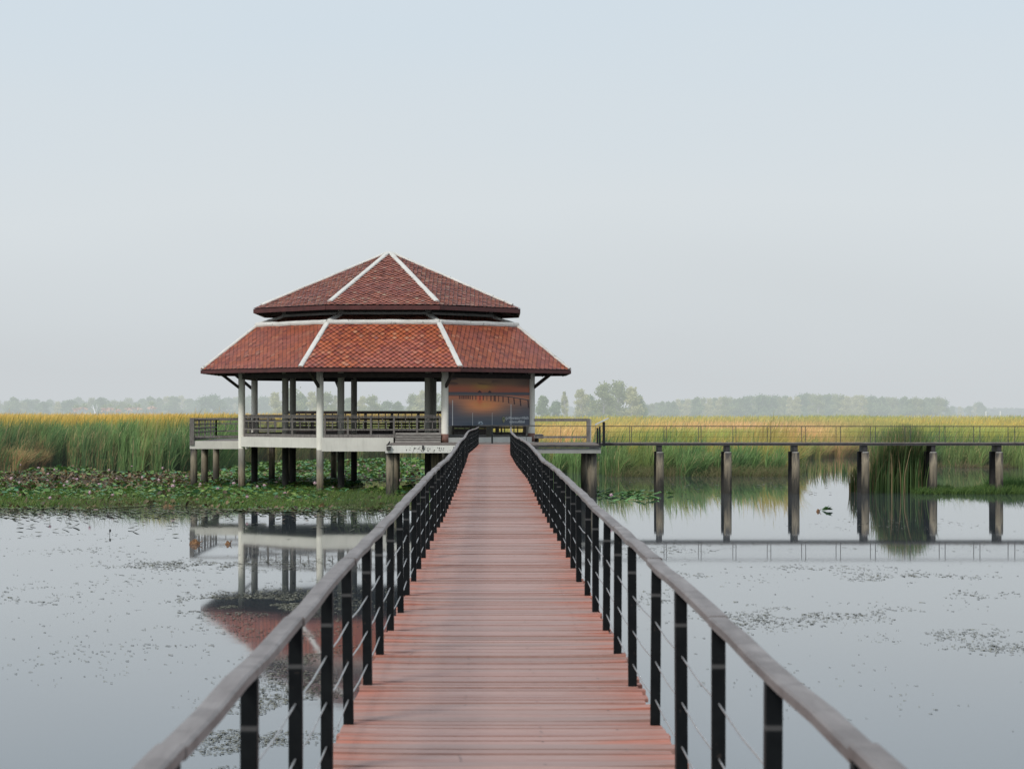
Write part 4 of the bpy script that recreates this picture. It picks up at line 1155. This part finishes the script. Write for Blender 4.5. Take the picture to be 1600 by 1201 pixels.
# rotting leaf heaps
def heap(px, y, wd, hh, label):
    D = D_at(y); x = X_at(px, D); mb = MB(); r = random.Random(px)
    n = 14; vs = [(x, D, hh)]; fs = []
    for ring, (f, zf) in enumerate(((.35,.8),(.7,.42),(1.0,.02))):
        for i in range(n):
            t = 2*math.pi*i/n; rr = wd*f*r.uniform(.75,1.15)
            vs.append((x+math.cos(t)*rr, D+math.sin(t)*rr*1.2, max(.005, hh*zf*r.uniform(.6,1.3))))
    for i in range(n):
        fs.append((0, 1+i, 1+(i+1)%n))
        for k in range(2):
            a_ = 1+k*n; fs.append((a_+i, a_+n+i, a_+n+(i+1)%n, a_+(i+1)%n))
    mb.add(vs, fs); mb.tube([(x+wd*.7,D,.05),(x+wd*1.3,D-.1,.12)], [.02,.008], 5)
    tag(mb.build('dead_leaf', M['dead_leaf']), label, 'dead leaf')
heap(304, 850, .22, .17, 'larger brown curled dead leaf floating in the pavilion reflection')
heap(356, 850, .11, .12, 'smaller reddish brown dead leaf floating right of the larger one')
heap(1278, 799, .10, .12, 'dark curled dead leaf beside the lone floating leaf on the right')
heap(262, 792, .30, .14, 'orange brown dead leaf at the front edge of the lotus bed')
mb = MB(); D_ = D_at(836); x = X_at(171.5, D_); mb.tube([(x,D_,-.1),(x,D_,.10),(x+.01,D_,.13),(x+.012,D_,.19),(x+.01,D_,.23)], [.008,.008,.03,.038,.006], 8)
tag(mb.build('lotus_bud', M['bird']), 'dark dried lotus bud standing alone in the open water at left', 'lotus bud')

# lotus flowers
FL = []
r = random.Random(9)
for (p_, y_) in ((18,748),(30,756),(17,750),(85,735),(75,742),(115,748),(120,750),(105,755),(74,751),(170,736),(182,749),(222,748),(248,752),(291,746),(254,733),(206,729),(32,727),(100,760),(155,758),(176,775),(78,780),
                 (272,754),(313,758),(270,762),(365,757),(402,762),(413,760),(432,754),(437,748),(492,757),(540,738),(545,742),(552,745),(561,740),(570,747),(600,742),(612,748),(617,740),(625,752),(630,745),(636,738),(641,750),(646,744),(622,736),
                 (575,733),(560,728),(605,728),(632,725),(655,740),(660,733),(386,778),(445,771),(520,762),(340,765),(60,732),(140,772),(955,776),(150,798),(580,752),(593,737),(648,729)):
    FL.append((p_, y_))
fp = thing('lotus_flower', (0,0,0), 'pink lotus flower', 'flower', 'pink lotus flowers above the leaves')
mb = MB()
for ring, (nn, tilt, ln, wd) in enumerate(((8,1.05,.15,.045),(7,.55,.14,.04),(5,.15,.11,.03))):
    for i in range(nn):
        t = 2*math.pi*i/nn + ring*.4; dx, dy = math.cos(t), math.sin(t); st, ct = math.sin(tilt), math.cos(tilt)
        P_ = lambda l, s_, o_=0: (dx*(.015+l*st)-dy*s_ , dy*(.015+l*st)+dx*s_, .5+l*ct+o_)
        mb.add([P_(0,-.01),P_(0,.01),P_(ln*.55,wd),P_(ln,0,.01),P_(ln*.55,-wd)], [(0,1,2,3,4)])
petals = mb.build('petals', M['petal'], fp)
stalk = MB().tube([(0,0,-.1),(.02,0,.25),(0,0,.5)], .008, 5).build('stalk', M['stem'], fp)
for i, (p_, y_) in enumerate(FL):
    o = fp if i == 0 else copy_tree(fp)
    hgt = r.uniform(.35,.8); yb = y_ + hgt*.8*18
    D = min(ZC*F/(max(y_,724)-HY + .5*F/130), 190)     # flower seen at y_, foot a bit lower
    D = F*(ZC-.55*hgt/.6)/(y_-HY)
    o.location = (X_at(p_, D), D, 0); s = r.uniform(.6,.95); o.scale = (s, s, hgt/.55*1.0); o.rotation_euler = (0,0,r.uniform(0,6))
    o['group'] = 'pink lotus flowers above the leaves'
    o['label'] = 'pink lotus flower standing on a thin stalk above the lotus leaves'
    if p_ == 955: o['label'] = 'lone pink lotus flower in the small leaf patch right of the landing pile'; del o['group']
    if p_ == 150: o.location.y = D_at(801); o.location.x = X_at(150, D_at(801)); o.scale = (s,s,.25)
    if p_ == 150: o['label'] = 'pink lotus flower at the very front edge of the lotus bed'; del o['group']

# ------------------------------------------------------------------ trees
def tree_proto(name, seed, H, cw, base, col, col2, nleaf=2600, lsz=.5, lobes=14, airy=.5):
    r = np.random.default_rng(seed); pr_ = random.Random(seed)
    t = thing(name, (0,0,0), 'tree', 'tree')
    mb = MB(); mb.tube([(0,0,-.3),(pr_.uniform(-.2,.2),0,H*.35),(pr_.uniform(-.4,.4),0,H*.7),(pr_.uniform(-.4,.4),0,H*.92)], [.022*H,.017*H,.010*H,.003*H], 7)
    cs = []
    for i in range(lobes):
        f = i/(lobes-1); z = H*(base + (1-base)*f*.92); rad = cw*(.35+.65*math.sin(math.pi*min(1,(.18+f*.80))))
        an = pr_.uniform(0, 6.28); d_ = rad*pr_.uniform(.25,.75)*(1 if f < .93 else .2)
        c_ = (math.cos(an)*d_, math.sin(an)*d_, z); cs.append((c_, cw*pr_.uniform(.30,.52)))
        mb.tube([(0,0,max(.3*H*base+H*.1, z*.72)), (c_[0]*.55,c_[1]*.55,z*.9), c_], [.008*H,.005*H,.002*H], 5)
    mb.build('trunk', M['bark'], t)
    V = np.zeros((nleaf,4,3)); C = np.zeros((nleaf,4,3))
    li = r.integers(0, lobes, nleaf)
    cen = np.array([c_[0] for c_ in cs])[li]; rad = np.array([c_[1] for c_ in cs])[li]
    dirs = r.normal(0,1,(nleaf,3)); dirs /= np.linalg.norm(dirs,axis=1)[:,None]
    rr = rad*r.random(nleaf)**.4*np.clip(1+r.normal(0,.22,nleaf),.3,1.7); P = cen + dirs*rr[:,None]*np.array([1,1,.85])
    P[:,2] = np.maximum(P[:,2], .05*H)
    a1 = r.normal(0,1,(nleaf,3)); a1 /= np.linalg.norm(a1,axis=1)[:,None]; a2 = np.cross(a1, r.normal(0,1,(nleaf,3))); a2 /= np.linalg.norm(a2,axis=1)[:,None]
    s_ = lsz*r.uniform(.4,1.1,nleaf)
    for i,(u,v_) in enumerate(((-.5,-.35),(.5,-.35),(.5,.35),(-.5,.35))): V[:,i] = P + a1*(u*s_)[:,None] + a2*(v_*s_)[:,None]
    lob = r.random(lobes)[li]
    k = np.clip(.35*r.random(nleaf) + .4*lob + .35*(dirs[:,2]*.5+.5), 0, 1)
    c = mixa(np.array(col)*np.ones((nleaf,3)), np.array(col2), k); C[:] = c[:,None,:]
    o = np_obj('crown', np_mesh('crown', V.reshape(-1,3), np.arange(nleaf*4).reshape(-1,4), C.reshape(-1,3), M['tree']), t)
    return t
dk_, lt_ = (.10,.15,.06), (.46,.50,.22)
protos = [tree_proto('tree', 31, 13, 4.2, .12, dk_, lt_, 3600, .55, 18),
          tree_proto('tree', 32, 12, 3.4, .20, dk_, (.60,.58,.30), 3400, .5, 16),
          tree_proto('tree', 33, 10, 3.8, .05, (.08,.14,.07), (.30,.38,.18), 3600, .6, 14),
          tree_proto('tree', 34, 14, 2.6, .25, dk_, (.62,.60,.34), 2800, .45, 16),
          tree_proto('tree', 35, 9, 3.6, .04, (.08,.14,.075), (.27,.36,.18), 3000, .6, 12)]
used = set()
def place_tree(pi, px, D, ytop, label, group=None, wsc=1.0, name='tree'):
    src = protos[pi]; H = (13,12,10,14,9)[pi]
    o = src if pi not in used else copy_tree(src)
    used.add(pi)
    top = ZC + (HY - ytop)*D/F; s = top/H
    o.location = (X_at(px, D), D, 0); o.scale = (s*wsc, s*wsc, s); o.rotation_euler = (0,0,random.uniform(0,6.28))
    o['label'] = label; o['category'] = 'tree'
    if group: o['group'] = group
    elif 'group' in o: del o['group']
    return o
random.seed(44)
# nearer grove right of the pavilion (individual)
for (px, yt, pi, wsc, dd, lab) in ((848,619,2,.9,640,'short rounded tree immediately right of the pavilion, leftmost of the near grove'),
        (868,628,4,1.0,660,'lowest bushy tree in the near grove, second from the pavilion'),
        (882,611,3,.7,620,'slim pale tree standing alone in the near grove between two bushier trees'),
        (908,609,1,1.05,650,'medium pale tree in the near grove left of the two tallest trees'),
        (922,618,2,1.0,700,'shorter greener tree tucked below the tallest tree of the near grove'),
        (944,600,0,1.05,630,'broad light green tree, left one of the two tallest in the near grove'),
        (966,597,0,1.1,660,'tallest tree of the near grove with thin upright pale limbs'),
        (988,606,1,1.15,640,'rounded tree right of the tallest tree of the near grove'),
        (1000,619,2,.8,650,'small tree closing the right end of the near grove')):
    place_tree(pi, px, dd, yt, lab, None, wsc)
# trees seen through the pavilion
for (px, yt, pi, dd) in ((430,614,1,700),(452,606,0,720),(470,616,2,730),(488,613,1,720),(510,614,0,700),(524,617,3,720),(545,622,2,760),(566,620,1,740),(582,619,0,720),(603,628,4,760),(622,628,2,760),(645,617,0,720),(660,611,1,700),(676,613,0,700),(697,618,2,720)):
    place_tree(pi, px, dd, yt, 'hazy light green tree standing far behind the open pavilion', 'trees seen through the pavilion', random.uniform(.95,1.25))
# left tree line
px = -60
while px < 430:
    yt = 623 + random.uniform(-4,4) + (2 if px < 230 else -1); 
    place_tree(random.choice([0,1,2,2,4,4]), px, random.uniform(1050,1400), yt, 'pale hazy tree in the far tree line left of the pavilion', 'far tree line on the left', random.uniform(1.1,1.5)); px += random.uniform(9,15)
# right tree line
px = 1010
while px < 1476:
    yt = np.interp(px, [1010,1060,1250,1265,1400,1440,1462,1476],[633,624,619,616,622,624,619,625]) + random.uniform(-2.5,2.5)
    place_tree(random.choice([0,1,2,2,4]), px, random.uniform(950,1080), yt, 'hazy tree in the long even tree line right of the near grove', 'long tree line on the right', random.uniform(.95,1.25)); px += random.uniform(6.5,10)
for px in (1488,1500,1513,1524,1531,1537):
    place_tree(random.choice([2,4,1]), px, 1300, {1524:631,1531:629}.get(px,635), 'faint low tree right of the long tree line', 'faint trees at the far right', 1.2)
px = 1545
while px < 1680:
    place_tree(random.choice([2,4]), px, 1900, 638+random.uniform(-2,1.5), 'very faint distant tree at the right end of the horizon', 'faintest trees on the right horizon', 1.6); px += 9
# palms
def palm(px, D, ytop, label, group):
    top = ZC + (HY-ytop)*D/F; x = X_at(px, D); t = thing('palm_tree', (x, D, 0), label, 'palm tree', group)
    MB().tube([(x,D,-.3),(x,D,top*.5),(x+.1,D,top*.82)], [.35,.28,.24], 8).build('trunk', M['bark'], t)
    r = random.Random(px); V = []; T = []; C = []
    for i in range(42):
        an = r.uniform(0,6.28); el = r.uniform(-.9,1.4); ln = r.uniform(1.3,2.1)*top/8; dx, dy, dz = math.cos(an)*math.cos(el), math.sin(an)*math.cos(el), math.sin(el)
        b0 = len(V); c = (.75,.50,.38) if el < -.05 else (.36,.42,.22)
        cx_, cy_, cz_ = .1, 0, top*.80
        e = (cx_+dx*ln, cy_+dy*ln, cz_+dz*ln)
        V += [(cx_,cy_,cz_), (e[0]-dy*.5, e[1]+dx*.5, e[2]-.2), (e[0]+dx*.4,e[1]+dy*.4,e[2]), (e[0]+dy*.5, e[1]-dx*.5, e[2]-.2)]; C += [c]*4; T.append((b0,b0+1,b0+2,b0+3))
    np_obj('crown', np_mesh('crown', np.array(V), T, np.array(C), M['tree']), t)
for px, yt in ((118,631),(130,629),(163,631),(172,630),(184,633),(201,630),(214,629)):
    palm(px, 800, yt, 'hazy fan palm with orange brown dead fronds before the left tree line', 'fan palms before the left tree line')
palm(237, 780, 627, 'single taller fan palm at the right end of the palm row', None) if False else palm(237, 780, 627, 'single taller fan palm standing apart at the right end of the palm row', None)
# bare white tree
D_ = 780; x = X_at(148, D_); bt = thing('dead_tree', (x, D_, 0), 'bare white dead tree leaning among the fan palms', 'tree')
mb = MB(); mb.tube([(x+.8,D_,0),(x+.2,D_,3.5),(x-.7,D_,6.6)], [.3,.22,.1], 6); mb.tube([(x+.2,D_,3.5),(x+.9,D_,5.5),(x+.6,D_,6.8)], [.15,.1,.05], 5); mb.tube([(x-.2,D_,5),(x-1.4,D_,6.0)], [.12,.05], 5)
mb.build('trunk', M['white_pole'], bt)
for px, y_, lab in ((1540.5,645,'left one of two tiny white marker posts on the right horizon'),(1563,643.5,'right one of two tiny white marker posts on the right horizon')):
    x = X_at(px, 600); top = ZC+(HY-y_)*600/F + .1
    tag(MB().box(x-.15,x+.15,599.9,600.1,.3,max(top,4.4)).build('marker_post', M['white_pole']), lab, 'post')
# far-off forest mass behind
V = []; n = 9000
px = rng.uniform(-100,1720,n); D = rng.uniform(1700,2300,n); ht = 6+ 4*fbm(px*.02, px*0, 4); 
ht = np.where((px > 1000)&(px < 1480), ht, ht*np.interp(px,[1480,1560,1700],[.9,.7,.7])); 
X = (px-VX)*D/F; Z = ht*rng.random(n)**.6; s_ = rng.uniform(1.5,3.2,n)
Vb = np.stack([np.stack([X-s_,D,Z-s_*.5],-1),np.stack([X+s_,D,Z-s_*.5],-1),np.stack([X+s_*.7,D,Z+s_*.5],-1),np.stack([X-s_*.6,D,Z+s_*.6],-1)],1)
cc = np.tile(np.array([.10,.16,.10]),(n*4,1))*rng.uniform(.6,1.4,n).repeat(4)[:,None]
o = np_obj('distant_forest', np_mesh('distant_forest', Vb.reshape(-1,3), np.arange(n*4).reshape(-1,4), cc, M['tree'])); tag(o, 'faint distant forest mass along the whole horizon', 'forest', kind='stuff')
